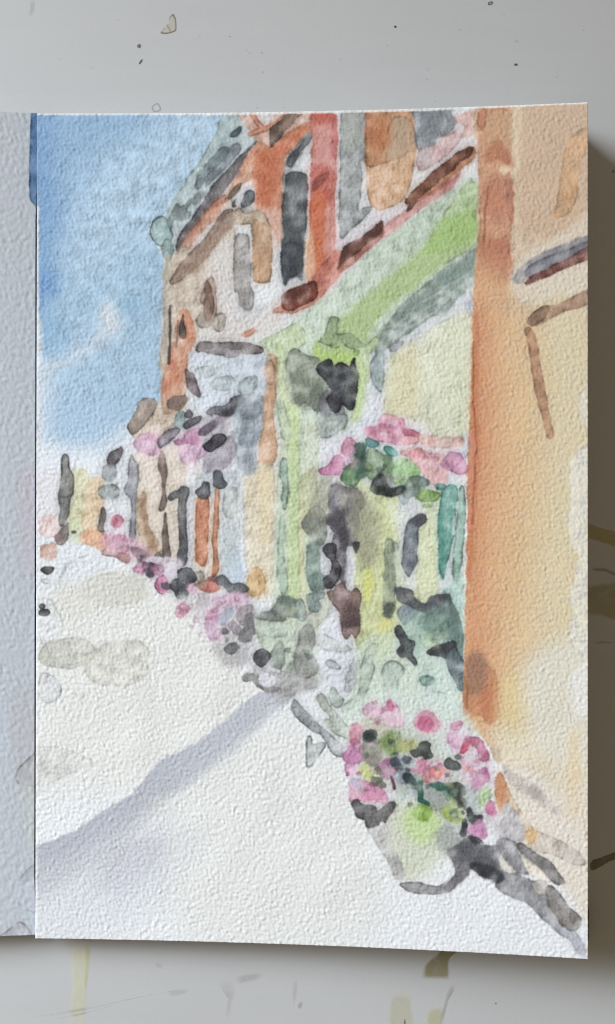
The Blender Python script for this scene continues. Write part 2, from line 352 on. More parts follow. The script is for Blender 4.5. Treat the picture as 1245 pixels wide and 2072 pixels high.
P((172, 192, 140), [(742,700),(758,682),(768,688),(758,704),(746,714),(736,712)], e=.12, a=.7)
E((140,160,122), 722, 713, 7, 5, e=.3, w=.6)
E((160,182,130), 679, 698, 8, 6, e=.15, a=.7)
S((178, 204, 124), [(638,700),(660,712),(720,715),(735,722),(720,735),(680,738),(645,728)], s=6, a=.8)
P((200, 214, 178), [(720,730),(742,715),(748,740),(742,790),(734,830),(722,872),(712,860),(720,800)], e=.06, s=3)
S((192, 212, 150), [(722,740),(738,740),(734,810),(722,840)], s=6, a=.6)
# pale window of the shop
P((218, 220, 198), [(786,742),(800,712),(850,682),(902,648),(955,640),(954,760),(950,850),(946,902),(920,900),(880,880),(850,858),(816,842),(792,852),(778,836)], e=.08, s=2.5)
S((212, 207, 170), [(788,745),(830,700),(850,760),(840,840),(792,845),(782,830)], s=16, a=.7)
S((214, 220, 192), [(880,680),(952,650),(950,860),(900,860),(870,780)], s=25, a=.6)
L((196,198,168), [(925,720),(926,770),(934,800),(930,860)], 1.2, e=0, a=.5)
P((214, 221, 232), [(735,850),(775,838),(790,848),(770,866),(740,880),(690,885),(650,960),(610,960),(655,920),(700,870)], s=4, e=.02, a=.9)
P((212, 220, 230), [(910,905),(940,880),(948,880),(946,925),(905,915)], s=3, e=0, a=.85)
# hanging lamp foliage: black and sage
P((132, 140, 126), [(575,748),(582,720),(596,704),(610,710),(624,722),(642,724),(652,735),(648,755),(662,776),(662,800),(650,832),(628,826),(616,814),(600,828),(588,808),(579,795),(573,770)], e=.16, s=2, v=.22)
S((110, 116, 106), [(600,800),(640,780),(655,800),(640,830),(610,825)], s=10, a=.5)
P((120, 120, 124), [(648,806),(668,790),(692,815),(696,842),(680,850),(660,850),(648,832)], e=.12, s=2)
P((168, 178, 175), [(634,860),(642,836),(660,842),(690,838),(704,842),(700,862),(680,880),(652,888),(638,884)], e=.22, a=.85)
P((64, 64, 70), [(643,742),(655,730),(668,728),(676,738),(692,735),(706,740),(712,732),(719,724),(718,740),(726,755),(723,776),(720,800),(716,824),(706,830),(694,818),(686,830),(676,834),(664,820),(661,808),(672,792),(662,776),(646,758)], e=.3, s=1.4, v=.2)
S((92, 92, 100), [(662,770),(680,765),(690,790),(676,800)], s=6, a=.6)
# green pilaster
P((206, 214, 196), [(556,735),(585,760),(600,830),(640,850),(646,960),(640,1060),(632,1240),(556,1240),(560,1000),(570,900),(556,820)], e=.04, s=3)
P((200, 214, 172), [(560,700),(576,712),(574,760),(590,812),(606,830),(602,900),(606,1000),(604,1100),(602,1236),(584,1236),(580,1100),(584,980),(578,880),(566,800)], e=.06, s=4, a=.8)
S((190, 208, 160), [(588,840),(604,842),(602,960),(606,1100),(602,1232),(588,1230),(590,1050)], s=7, a=.8)
P((206, 210, 170), [(610,960),(640,965),(640,1030),(622,1060),(614,1120),(622,1200),(610,1236),(604,1100)], e=.1, s=2.5, a=.8)
P((188, 202, 178), [(560,812),(572,810),(578,825),(585,860),(588,885),(580,894),(570,880),(564,850)], e=.14, a=.8)
P((158, 180, 166), [(568,940),(574,929),(582,934),(582,965),(583,1000),(579,1025),(572,1030),(569,1010),(572,985),(567,960)], e=.25, a=.85)
P((170, 190, 174), [(566,1050),(574,1044),(578,1075),(575,1130),(582,1170),(580,1195),(570,1200),(560,1160),(564,1100)], e=.12, a=.8)
L((160,176,158), [(612,850),(606,920),(604,1000)], .9, e=0, a=.5)
# orange post and cream pier
P((202, 164, 134), [(538,722),(552,716),(562,730),(558,780),(554,830),(553,850),(560,885),(560,918),(552,948),(550,990),(520,995),(522,950),(526,900),(533,860),(532,810),(534,760)], e=.15, s=1.6)
P((178, 150, 130), [(538,735),(548,728),(556,745),(556,770),(548,778),(538,765)], e=.2, a=.7)
P((217, 208, 184), [(494,960),(522,940),(552,945),(556,1000),(552,1100),(548,1200),(500,1205),(490,1150),(490,1040)], e=.06, s=3, a=.9)
S((222, 208, 172), [(524,960),(548,960),(548,1080),(530,1100)], s=10, a=.6)
P((206, 172, 128), [(500,1195),(504,1160),(520,1148),(534,1165),(536,1192),(530,1202),(512,1206)], e=.12, s=3, a=.85)
# ---- lower left window under the dark lintel
P((208, 217, 228), [(382,722),(400,712),(530,716),(536,740),(534,800),(480,810),(450,830),(400,830),(390,795)], s=3, e=.05)
P((186, 196, 200), [(394,748),(425,738),(444,727),(446,745),(430,760),(416,766),(402,758)], e=.1, a=.85)
P((180, 192, 197), [(424,776),(438,765),(465,761),(477,774),(470,788),(446,791),(432,786)], e=.14, a=.85)
P((168, 180, 184), [(480,782),(494,766),(514,759),(523,772),(512,795),(492,800)], e=.16, a=.85)
E((190,200,206), 482, 758, 9, 7, e=.06, a=.6)
P((122, 114, 114), [(397,706),(405,693),(424,692),(450,694),(490,692),(512,698),(531,706),(531,713),(515,716),(495,715),(478,712),(460,704),(462,714),(450,719),(416,713),(400,712)], e=.28, w=1.2)
P((168, 163, 167), [(452,718),(460,706),(480,706),(505,713),(488,718),(464,725)], e=.22, w=1)
P((114, 102, 104), [(375,748),(386,753),(393,755),(399,778),(406,802),(391,796),(380,784)], e=.22, w=1)
# hanging basket on the old house
P((200, 184, 168), [(268,850),(290,820),(340,810),(372,812),(370,840),(350,870),(320,890),(270,885)], e=.06, s=3)
P((152, 140, 130), [(258,862),(268,844),(277,828),(280,813),(300,805),(316,812),(312,834),(292,858),(276,876),(265,879)], e=.2)
P((190, 160, 140), [(330,800),(372,770),(376,800),(362,828),(332,836)], e=.06, s=3, a=.8)
P((124, 108, 100), [(339,822),(342,810),(356,802),(374,800),(378,812),(366,828),(346,828)], e=.18)
P((216, 204, 190), [(270,918),(330,910),(395,900),(394,1130),(330,1140),(280,1110),(272,1000)], e=.04, s=3, a=.9)
P((212, 168, 196), [(272,904),(280,884),(300,874),(322,880),(326,905),(320,919),(296,918)], e=.08, s=3, a=.85)
P((170, 165, 175), [(372,868),(396,852),(430,842),(474,834),(478,880),(474,926),(456,948),(416,958),(412,940),(420,905),(412,884),(384,885)], e=.1, s=2, a=.9)
P((212, 176, 204), [(362,914),(370,896),(392,884),(408,890),(418,908),(416,922),(400,930),(392,946),(380,947),(368,930)], e=.12, a=.9)
P((192, 128, 166), [(350,894),(368,888),(378,874),(404,866),(406,884),(398,898),(378,896),(362,900)], e=.12, a=.85)
P((142, 162, 162), [(353,850),(358,836),(370,832),(377,840),(372,864),(364,871),(354,864)], e=.2)
P((112, 108, 116), [(374,842),(382,828),(391,838),(384,846)], e=.2)
P((158, 148, 158), [(321,892),(326,882),(344,869),(360,867),(364,874),(346,892),(326,906)], e=.3)
P((104, 98, 106), [(372,862),(380,850),(396,845),(408,844),(404,854),(390,860),(378,868)], e=.22, w=1)
P((98, 86, 96), [(402,876),(414,864),(436,852),(440,860),(426,874),(410,884)], e=.15, s=2)
P((128, 118, 128), [(422,862),(438,846),(468,838),(458,852),(440,860)], e=.1, s=3, a=.8)
P((112, 112, 120), [(417,834),(430,824),(456,820),(470,806),(484,800),(494,806),(492,818),(478,832),(456,842),(438,838),(426,842)], e=.25)
S((74, 72, 78), [(450,832),(470,822),(490,812),(482,830),(460,842)], s=4, a=.85)
P((158, 165, 174), [(476,834),(490,800),(530,800),(533,830),(530,872),(520,905),(520,948),(502,962),(488,952),(476,930),(480,880)], e=.08, s=3, v=.2)
P((132, 140, 150), [(490,830),(500,818),(526,814),(528,838),(510,848),(494,845)], e=.08, s=3, a=.75)
P((142, 154, 164), [(482,850),(510,850),(514,880),(505,905),(490,905),(484,890)], e=.1, s=3, a=.7)
S((200, 214, 220), [(474,846),(486,838),(488,870),(476,890)], s=4, a=.6)
P(WH, [(456,874),(470,856),(474,870),(462,878)], s=1.5, e=0, a=.8)
P((68, 66, 72), [(411,900),(424,891),(434,880),(449,877),(458,885),(453,899),(437,907),(429,913),(418,911)], e=.3, w=1)
P((196, 204, 210), [(390,985),(400,968),(430,955),(478,952),(488,965),(486,1000),(450,1000),(400,1000)], e=.08, s=2, a=.85)
P((222, 228, 236), [(468,945),(476,925),(480,950)], s=1.5, e=0)
P((204, 210, 214), [(448,990),(488,985),(494,1050),(494,1185),(455,1180),(446,1100)], e=.06, s=2.5, a=.9)
P((178, 184, 182), [(452,1010),(460,990),(478,986),(481,1020),(478,1042),(466,1050),(454,1040)], e=.14, a=.8)
S((188, 205, 222), [(458,1120),(490,1120),(494,1182),(462,1178)], s=8, a=.7)
S((182, 192, 194), [(452,1060),(478,1060),(476,1140),(456,1150)], s=8, a=.6)
P((220, 226, 236), [(380,950),(396,945),(396,1000),(393,1140),(380,1155),(379,1060)], s=2.5, e=.02, a=.85)
L((228,232,240), [(490,955),(489,1050),(494,1180)], 2.2, e=0, w=.7, a=.85)
P((224, 208, 186), [(394,1100),(426,1000),(430,1160),(410,1172),(392,1165)], s=3, e=.03, a=.5)
P((194, 126, 94), [(401,1008),(422,1008),(422,1060),(419,1130),(412,1145),(402,1140),(396,1125),(396,1080)], e=.2, w=.8)
P((192, 132, 102), [(437,990),(444,990),(443,1050),(440,1100),(442,1148),(438,1164),(430,1162),(433,1120),(430,1090),(434,1040)], e=.2, w=.7)
P((86, 88, 93), [(395,994),(405,985),(412,975),(423,977),(425,990),(426,1000),(418,1009),(406,1009),(397,1001)], e=.25, w=1)
P((80, 83, 88), [(432,976),(435,955),(442,952),(450,957),(452,970),(459,979),(455,987),(442,989),(432,982)], e=.25, w=.9)
P((92, 94, 99), [(361,1008),(346,1013),(341,1006),(350,995),(361,992),(368,984),(381,987),(382,1000),(378,1016),(377,1060),(380,1120),(378,1136),(370,1146),(362,1143),(360,1124),(365,1098),(360,1055),(362,1022)], e=.25, w=1)
P((136, 121, 114), [(321,944),(322,922),(328,913),(335,925),(337,960),(333,982),(337,1014),(330,1032),(323,1030),(326,1008),(330,990),(326,962)], e=.2, w=1)
P((98, 88, 82), [(334,1038),(339,1066),(342,1100),(346,1130),(338,1139),(331,1135),(328,1100),(331,1065)], e=.22, w=.8)
P((186, 164, 140), [(276,1050),(279,1006),(290,994),(297,1010),(301,1060),(316,1090),(327,1110),(320,1126),(300,1116),(286,1092)], e=.1, s=4, v=.25)
S((140, 112, 92), [(288,1000),(296,1010),(298,1060),(312,1092),(318,1116),(300,1105),(290,1060)], s=5, a=.6)
# ---- far end of the street
S((216, 212, 216), [(76,960),(120,960),(118,1040),(76,1050)], s=10, a=.5)
P((210, 209, 172), [(142,962),(156,948),(172,951),(180,968),(172,992),(166,1030),(170,1052),(152,1076),(134,1082),(140,1040),(148,1008)], e=.1, s=3)
P((217, 194, 160), [(180,972),(192,966),(208,968),(210,1000),(206,1030),(196,1060),(212,1086),(200,1102),(172,1086),(164,1060),(170,1020),(174,992)], e=.06, s=4)
S((206, 214, 180), [(135,1070),(160,1050),(170,1080),(150,1100)], s=8, a=.7)
P((216, 172, 142), [(163,1082),(185,1068),(215,1085),(232,1108),(212,1116),(188,1104),(168,1096)], e=.06, s=4, a=.85)
P((222, 198, 194), [(78,1052),(100,1042),(124,1056),(120,1078),(100,1086),(80,1078)], e=.06, s=4, a=.8)
P((206, 174, 160), [(82,1108),(98,1100),(112,1100),(115,1122),(104,1134),(92,1132),(84,1124)], e=.08, s=3, a=.85)
P((122, 122, 118), [(124,930),(131,919),(138,925),(140,945),(147,957),(150,976),(149,996),(142,1010),(138,1040),(132,1060),(125,1065),(120,1055),(122,1030),(119,1008),(122,985),(125,962)], e=.28, w=1)
L((84,82,80), [(121,1004),(134,1006),(147,1001)], 1.1, e=0, w=.5, a=.7)
P((142, 138, 136), [(112,1086),(122,1078),(134,1061),(141,1058),(140,1072),(135,1092),(128,1102),(116,1101)], e=.2, w=1)
S((134, 112, 106), [(112,1086),(124,1078),(126,1094),(116,1098)], s=3, a=.7)
E((96,94,90), 149, 1077, 4, 2.5, e=.2, w=.4)
P((82, 76, 78), [(217,932),(224,916),(238,908),(247,904),(249,912),(243,930),(234,941),(222,945)], e=.2, w=1.2)
P((152, 157, 162), [(208,948),(216,940),(234,944),(236,960),(224,974),(212,970),(206,962)], e=.2)
E((154,163,162), 221, 996, 21, 16, e=.22)
P((170,176,176), [(228,1014),(240,1012),(242,1030),(236,1036),(230,1026)], e=.1, a=.7)
P((122, 112, 110), [(205,1030),(211,1027),(214,1045),(210,1066),(210,1076),(198,1074),(202,1056)], e=.22, w=.9)
P((150, 153, 160), [(261,940),(267,920),(272,932),(279,938),(280,970),(276,1010),(274,1050),(275,1088),(262,1095),(265,1050),(266,1012),(256,1000),(253,990),(259,972)], e=.22, w=1)
P((168, 172, 178), [(258,1045),(266,1030),(268,1040),(262,1054)], e=.15, a=.8)
P(WH, [(214,1012),(228,1010),(250,1010),(258,1050),(252,1070),(246,1048),(228,1048),(218,1070)], s=4, e=0, a=.6)
E((204,128,150), 237, 1055, 13, 12, e=.15, s=2)
E((190,96,124), 234, 1056, 6, 6, e=.1, s=3, a=.6)
E((210,158,178), 243, 1093, 15, 11, e=.12, s=2)
S((206, 160, 182), [(214,1080),(262,1086),(290,1100),(310,1130),(280,1135),(240,1120),(212,1108)], s=9, a=.75)
P((198, 164, 170), [(208,1120),(216,1108),(236,1110),(256,1102),(263,1120),(256,1136),(242,1130),(226,1126)], e=.18, s=2, a=.8)
P((172, 134, 134), [(236,1128),(246,1118),(264,1124),(260,1138),(248,1136)], e=.15, s=2, a=.8)
P((150, 124, 132), [(264,1110),(282,1108),(302,1120),(300,1142),(282,1136)], e=.1, s=3, a=.8)
P((214, 206, 218), [(300,1128),(366,1132),(362,1162),(330,1168),(304,1162)], e=.03, s=4, a=.85)
P((212, 152, 184), [(270,1150),(282,1142),(294,1150),(290,1160),(276,1156)], e=.1, s=2)
P((82, 72, 84), [(288,1140),(300,1138),(318,1146),(314,1164),(302,1170),(294,1158)], e=.15, s=2, w=1.4)
P((198, 144, 178), [(312,1146),(324,1144),(331,1155),(322,1163),(313,1160)], e=.15)
P((204, 126, 164), [(315,1182),(321,1168),(333,1164),(340,1174),(339,1195),(326,1201),(317,1192)], e=.25)
P((110, 100, 112), [(327,1184),(334,1179),(348,1184),(344,1192),(332,1190)], e=.1, w=1)
P((158, 153, 146), [(388,1162),(400,1156),(414,1160),(412,1170),(398,1176)], e=.12, s=3, a=.8)
P((72, 74, 78), [(344,1184),(350,1174),(361,1169),(362,1155),(375,1149),(389,1155),(398,1168),(392,1178),(380,1184),(380,1205),(370,1211),(360,1208),(352,1196),(345,1190)], e=.25, w=1.3)
P((180, 100, 88), [(394,1186),(406,1177),(422,1171),(436,1175),(448,1190),(440,1195),(426,1198),(410,1193)], e=.15, s=2)
S((112, 70, 68), [(420,1168),(432,1163),(444,1168),(438,1176),(426,1174)], s=3, a=.8)
S((110, 62, 60), [(394,1184),(404,1178),(404,1188),(398,1190)], s=2.5, a=.7)
P((98, 98, 102), [(438,1170),(452,1164),(461,1174),(471,1182),(490,1180),(503,1190),(500,1197),(480,1204),(465,1200),(455,1190),(441,1183)], e=.18, s=1.8, w=1.3)
S((212, 166, 190), [(382,1184),(398,1190),(402,1200),(388,1204),(380,1198)], s=4, a=.8)
S((196, 196, 198), [(366,1204),(420,1200),(444,1216),(432,1250),(420,1262),(390,1240),(362,1220)], s=8, a=.75)
S((156, 154, 152), [(400,1200),(420,1200),(424,1222),(404,1226)], s=6, a=.6)
P((208, 152, 168), [(355,1242),(360,1226),(372,1220),(384,1231),(376,1245),(365,1252)], e=.12, s=2)
P((216, 178, 206), [(430,1212),(452,1206),(476,1200),(502,1205),(501,1226),(482,1233),(466,1226),(450,1232),(434,1228)], e=.08, s=2.5)
P((208, 156, 188), [(418,1248),(430,1236),(444,1226),(442,1250),(436,1262),(420,1262)], e=.1, s=2)
P((212, 172, 202), [(415,1262),(430,1262),(446,1274),(460,1278),(444,1292),(430,1296),(420,1286)], e=.12, s=2)
P((144, 152, 172), [(436,1250),(450,1240),(462,1230),(472,1233),(470,1246),(458,1260),(446,1266),(438,1258)], e=.18)
S((126, 164, 168), [(458,1236),(470,1232),(468,1244),(460,1246)], s=3, a=.7)
P((154, 145, 154), [(462,1266),(471,1253),(484,1265),(491,1278),(476,1282)], e=.14)
P((142, 132, 136), [(478,1247),(486,1231),(510,1224),(516,1244),(508,1260),(490,1265)], e=.12, s=3)
P((86, 86, 89), [(497,1246),(509,1241),(513,1264),(520,1278),(512,1285),(508,1297),(490,1300),(484,1292),(489,1276),(498,1264)], e=.18, s=1.8)
S((182, 180, 181), [(435,1306),(470,1296),(500,1315),(502,1342),(460,1346),(438,1330)], s=9, a=.8)
P((78, 78, 83), [(455,1311),(462,1304),(480,1300),(483,1315),(471,1322),(458,1319)], e=.25, w=1)
S((206, 190, 204), [(400,1215),(470,1205),(500,1230),(480,1260),(470,1290),(430,1300),(410,1260)], s=14, a=.35)
S((170, 168, 172), [(470,1225),(520,1225),(525,1290),(500,1345),(450,1340),(480,1280)], s=14, a=.35)
# hedge and planters along the shop front
P((192, 204, 188), [(520,1256),(575,1256),(600,1240),(640,1250),(640,1320),(590,1345),(545,1330),(530,1310)], e=.06, s=3, a=.9)
P((134, 144, 136), [(510,1246),(528,1236),(545,1236),(560,1218),(570,1207),(590,1209),(604,1222),(604,1250),(582,1248),(572,1256),(546,1256),(526,1254)], e=.15, s=2, v=.22)
S((92, 104, 98), [(562,1212),(592,1208),(600,1222),(576,1224)], s=5, a=.7)
P((176, 192, 176), [(534,1282),(548,1272),(578,1274),(580,1286),(556,1290)], e=.12, a=.6)
P((156, 166, 156), [(548,1322),(565,1298),(576,1305),(579,1330),(571,1350),(556,1356),(546,1342)], e=.14, s=2)
P((170, 178, 168), [(580,1350),(600,1335),(640,1345),(662,1370),(640,1385),(600,1400),(578,1380)], e=.05, s=4)
P((168, 168, 170), [(500,1352),(540,1342),(570,1355),(600,1362),(650,1380),(625,1395),(592,1408),(572,1424),(546,1406),(535,1392)], e=.06, s=3, a=.9)
P((142, 140, 142), [(490,1368),(504,1361),(516,1365),(530,1370),(548,1388),(566,1392),(556,1402),(540,1400),(525,1390),(510,1378),(496,1378)], e=.12, s=2)
P((226, 227, 236), [(525,1372),(532,1360),(545,1364),(559,1372),(553,1385),(540,1391),(528,1384)], e=.03, s=1.6)
P((226, 229, 234), [(494,1348),(504,1344),(512,1360),(494,1358)], e=0, s=2)
L((226,229,230), [(538,1345),(548,1353),(566,1357)], 2, e=0, w=.7)
P((84, 84, 88), [(513,1332),(520,1316),(534,1312),(548,1325),(541,1340),(528,1347),(516,1342)], e=.25, w=1.2)
# shop front lower part: doors, yellow-green panels
P((206, 213, 170), [(700,960),(760,985),(860,1010),(892,1000),(892,1190),(870,1230),(800,1290),(770,1340),(720,1300),(712,1200),(716,1100),(690,1040)], e=.03, s=4)
P((198, 205, 158), [(718,1060),(748,1010),(760,1010),(790,1060),(790,1290),(760,1330),(726,1310),(722,1190)], e=.06, s=5, a=.8)
S((216, 216, 128), [(736,1150),(752,1150),(752,1210),(738,1212)], s=7, a=.75)
S((214, 214, 142), [(766,1260),(792,1256),(794,1306),(770,1312)], s=8, a=.75)
S((178, 186, 146), [(700,1010),(740,1010),(748,1130),(724,1140)], s=10, a=.6)
P((222, 226, 232), [(804,1040),(818,1012),(850,1002),(880,1016),(866,1040),(850,1060),(850,1150),(842,1195),(822,1195),(812,1150)], s=4, e=.03, a=.85)
P((198, 204, 178), [(860,1030),(876,1020),(882,1060),(880,1085),(866,1085)], e=.1, a=.7)
P((214, 220, 186), [(848,1080),(884,1070),(888,1160),(872,1208),(846,1206)], e=.06, s=3, a=.85)
P((196, 204, 190), [(790,1110),(804,1100),(818,1165),(820,1194),(800,1190)], e=.12, a=.7, s=2)
P((108, 115, 123), [(818,1085),(821,1065),(832,1050),(850,1040),(861,1042),(860,1055),(849,1068),(845,1090),(844,1130),(838,1150),(828,1165),(819,1156),(814,1140),(815,1110)], e=.22, w=1.2)
S((78, 78, 84), [(832,1052),(852,1040),(861,1043),(858,1056),(844,1068)], s=4, a=.75)
P((214, 222, 226), [(890,990),(940,975),(946,1040),(944,1200),(940,1310),(905,1300),(890,1240)], s=3, e=.02, a=.9)
P((116, 166, 154), [(893,1002),(904,984),(920,980),(926,998),(922,1040),(915,1098),(906,1136),(893,1172),(888,1120),(887,1060)], e=.25, v=.2)
S((84, 142, 132), [(888,1050),(898,1050),(898,1160),(890,1160)], s=4, a=.6)
P((146, 178, 164), [(929,992),(938,985),(942,1010),(941,1060),(935,1120),(930,1170),(920,1181),(917,1140),(922,1080),(926,1030)], e=.25)
P((176, 206, 196), [(896,1190),(918,1180),(938,1160),(942,1200),(941,1245),(926,1246),(910,1230)], e=.16, a=.85)
L((228,233,234), [(919,1045),(917,1080)], 1.4, e=0, w=.4)
L((230,233,234), [(947,960),(944,1100),(941,1250),(939,1340)], 2.2, e=0, w=.8, a=.9)
# dark trunk shapes left of the door
P((150, 156, 140), [(630,1030),(645,985),(668,960),(672,1000),(664,1060),(640,1080)], e=.06, s=3, a=.6)
P((128, 133, 124), [(612,1054),(624,1041),(640,1024),(655,1034),(662,1060),(657,1100),(642,1116),(622,1106),(626,1086),(614,1072)], e=.14, s=2, v=.2)
P((116, 113, 119), [(664,992),(680,977),(700,985),(726,990),(738,1012),(735,1027),(726,1036),(726,1062),(720,1100),(704,1106),(700,1130),(702,1172),(692,1182),(686,1140),(672,1104),(676,1080),(660,1052),(666,1030)], e=.12, s=2, v=.25)
for q in ([(664,1040),(690,1030),(700,1060),(690,1085),(672,1070)], [(720,1010),(737,1012),(735,1026),(722,1028)], [(690,1080),(704,1070),(704,1110),(692,1112)]):
    S((72, 70, 76), q, s=6, a=.75)
S((150,148,152), [(672,990),(690,985),(694,1010),(676,1015)], s=6, a=.6)
S((150, 150, 132), [(715,1000),(750,1005),(768,1060),(762,1130),(735,1150),(718,1100)], s=16, a=.7)
S((168, 170, 150), [(620,960),(664,950),(660,1030),(630,1040)], s=12, a=.6)
P((128, 147, 140), [(625,1100),(645,1098),(651,1130),(652,1160),(666,1164),(673,1186),(652,1193),(633,1196),(622,1172),(620,1150)], e=.14, s=2)
P((226,229,234), [(652,1108),(658,1106),(664,1130),(656,1160),(650,1150)], s=1.5, e=0)
P((60, 57, 62), [(654,1112),(664,1100),(680,1104),(679,1126),(686,1140),(691,1156),(684,1175),(672,1191),(660,1188),(656,1170),(668,1160),(671,1136),(660,1122)], e=.22, w=1.2)
P((64, 62, 64), [(714,1098),(728,1098),(724,1110),(718,1117)], e=.1, w=1)
P((200, 202, 214), [(702,1130),(712,1138),(711,1160),(708,1180),(700,1176)], e=.1, a=.8)
P(WH, [(704,1115),(718,1118),(716,1190),(704,1192),(700,1182),(710,1170),(711,1140)], s=2, e=.03, a=.9)
P((186, 190, 176), [(622,1210),(650,1196),(668,1204),(674,1226),(664,1242),(650,1262),(634,1272),(622,1250)], e=.1, s=2, a=.9)
P((134, 150, 147), [(621,1206),(640,1197),(656,1200),(655,1210),(645,1214),(650,1228),(640,1238),(625,1232)], e=.18)
P((160, 173, 168), [(598,1222),(608,1212),(616,1228),(622,1252),(604,1254)], e=.18)
P((150, 152, 148), [(606,1285),(614,1270),(626,1262),(637,1276),(637,1300),(632,1318),(646,1350),(634,1368),(604,1370),(594,1342),(600,1308)], e=.14, s=2)
P((220, 224, 233), [(652,1310),(662,1268),(672,1230),(682,1228),(692,1262),(698,1292),(714,1300),(712,1330),(704,1350),(694,1404),(668,1390),(650,1360)], s=3, e=.03)
P((128, 106, 103), [(663,1200),(676,1195),(681,1185),(690,1179),(697,1181),(701,1191),(712,1196),(721,1189),(730,1200),(728,1225),(727,1250),(728,1276),(720,1292),(713,1283),(702,1293),(695,1286),(690,1260),(685,1236),(673,1222)], e=.22, w=1.4)
S((82, 70, 70), [(692,1234),(724,1228),(727,1262),(706,1270),(693,1262)], s=5, a=.85)
P((198, 203, 204), [(638,1294),(654,1281),(676,1294),(709,1310),(704,1319),(680,1318),(650,1310)], e=.12, a=.8)
P((178, 187, 190), [(659,1338),(672,1335),(689,1350),(676,1353),(664,1349)], e=.2, a=.85)
P((182, 190, 194), [(714,1332),(722,1326),(727,1345),(722,1372),(711,1395),(697,1399),(700,1375),(707,1350)], e=.2, a=.85)
S((202, 216, 196), [(730,1300),(800,1280),(846,1340),(850,1420),(780,1440),(700,1450),(720,1380)], s=10, a=.8)
P((178, 192, 180), [(734,1334),(745,1312),(759,1304),(759,1342),(750,1382),(735,1415),(716,1432),(692,1438),(700,1424),(724,1404),(728,1362)], e=.2, a=.85)
P((178, 193, 184), [(774,1352),(792,1338),(816,1348),(816,1364),(806,1376),(806,1396),(796,1411),(782,1402),(775,1376)], e=.2, a=.85)
P((146, 156, 136), [(780,1096),(796,1096),(801,1150),(798,1236),(788,1250),(778,1240),(775,1200),(778,1150)], e=.14, s=2.5, a=.85)
S((78, 84, 76), [(778,1222),(796,1222),(796,1240),(788,1250),(780,1242)], s=4, a=.8)
P((198, 216, 206), [(800,1300),(826,1240),(870,1220),(940,1250),(940,1410),(938,1450),(850,1440),(842,1360)], s=4, e=.03, a=.9)
P((126, 138, 152), [(806,1238),(826,1220),(850,1236),(836,1250),(818,1262)], e=.1, s=3)
P((124, 152, 138), [(846,1262),(868,1240),(908,1236),(926,1262),(922,1296),(894,1290),(886,1276),(868,1280)], e=.12, s=3, v=.25)
P((196, 214, 176), [(850,1296),(862,1278),(882,1284),(890,1298),(866,1310)], e=.08, a=.8)
P((92, 94, 100), [(802,1190),(830,1194),(840,1210),(860,1221),(868,1207),(882,1204),(902,1201),(913,1212),(912,1240),(882,1244),(846,1236),(826,1224),(806,1216)], e=.15, s=2, v=.22)
S((118, 142, 132), [(850,1240),(915,1235),(935,1290),(925,1330),(900,1300),(862,1290)], s=14, a=.7)
S((150, 176, 164), [(820,1250),(850,1240),(860,1300),(840,1330),(820,1290)], s=10, a=.6)
P((104, 124, 120), [(896,1220),(914,1215),(930,1250),(938,1290),(934,1330),(916,1320),(910,1280)], e=.1, s=3, a=.75)
P((76, 79, 82), [(798,1273),(808,1264),(818,1276),(828,1296),(840,1300),(835,1320),(843,1342),(836,1344),(824,1330),(810,1331),(802,1318),(812,1305),(803,1287)], e=.2, w=1.5)
P((68, 70, 75), [(864,1322),(878,1308),(900,1302),(922,1300),(923,1326),(906,1331),(890,1326)], e=.18, w=1.4)
P((104, 116, 122), [(902,1322),(922,1316),(938,1338),(940,1390),(928,1396),(918,1372),(906,1350)], e=.12, s=2.5, v=.2)
P((142, 172, 162), [(849,1371),(864,1368),(881,1375),(876,1385),(856,1387)], e=.18, a=.85)
P((194, 210, 208), [(864,1390),(884,1400),(905,1405),(930,1430),(938,1448),(920,1446),(890,1432),(866,1420),(860,1404)], e=.14, a=.8)
# ---- hanging flower basket by the shop window
P((214, 145, 170), [(738,872),(744,862),(760,863),(775,850),(800,847),(816,848),(820,864),(815,882),(812,899),(800,900),(790,895),(770,893),(755,890),(742,884)], e=.14, v=.16)
P((218, 164, 178), [(768,852),(776,838),(792,838),(806,846),(790,850)], e=.08, a=.8)
P((206, 128, 158), [(744,866),(760,864),(776,856),(780,866),(760,874),(746,876)], e=.06, s=3, a=.7)
P((217, 156, 162), [(812,884),(842,880),(848,892),(840,899),(818,901)], e=.1, s=2)
P((198, 108, 134), [(816,868),(830,866),(852,879),(840,883),(820,880)], e=.12, s=2)
P((217, 180, 170), [(846,880),(880,882),(902,888),(930,884),(940,894),(920,908),(890,905),(856,900)], e=.06, s=3, a=.85)
P((217, 170, 172), [(810,916),(826,908),(850,908),(866,916),(890,918),(905,930),(903,976),(880,982),(862,966),(846,946),(826,926)], e=.08, s=4, a=.85)
P((222, 150, 156), [(826,914),(850,910),(858,922),(840,926)], e=.06, s=3, a=.6)
P((196, 176, 170), [(886,888),(914,884),(916,902),(890,906)], e=.1, s=3, a=.7)
P((214, 150, 184), [(892,936),(904,922),(912,914),(930,918),(942,934),(950,945),(946,957),(930,959),(914,952),(900,950)], e=.15)
P((212, 142, 174), [(690,904),(702,886),(713,890),(721,900),(717,915),(705,923),(692,918)], e=.1, s=2)
P((206, 128, 170), [(648,950),(664,942),(680,920),(694,925),(700,940),(690,955),(680,961),(652,960)], e=.15)
P((216, 172, 200), [(700,925),(720,918),(724,935),(705,940)], e=.05, s=3, a=.7)
P((88, 118, 93), [(690,966),(699,946),(715,936),(721,912),(717,903),(729,897),(741,900),(739,920),(746,945),(746,960),(731,970),(716,986),(705,981),(695,976)], e=.16, s=1.8, v=.2)
S((66, 86, 80), [(718,902),(738,900),(738,920),(746,948),(730,960),(722,940)], s=5, a=.75)
S((110, 142, 106), [(698,956),(712,946),(720,960),(706,972)], s=5, a=.7)
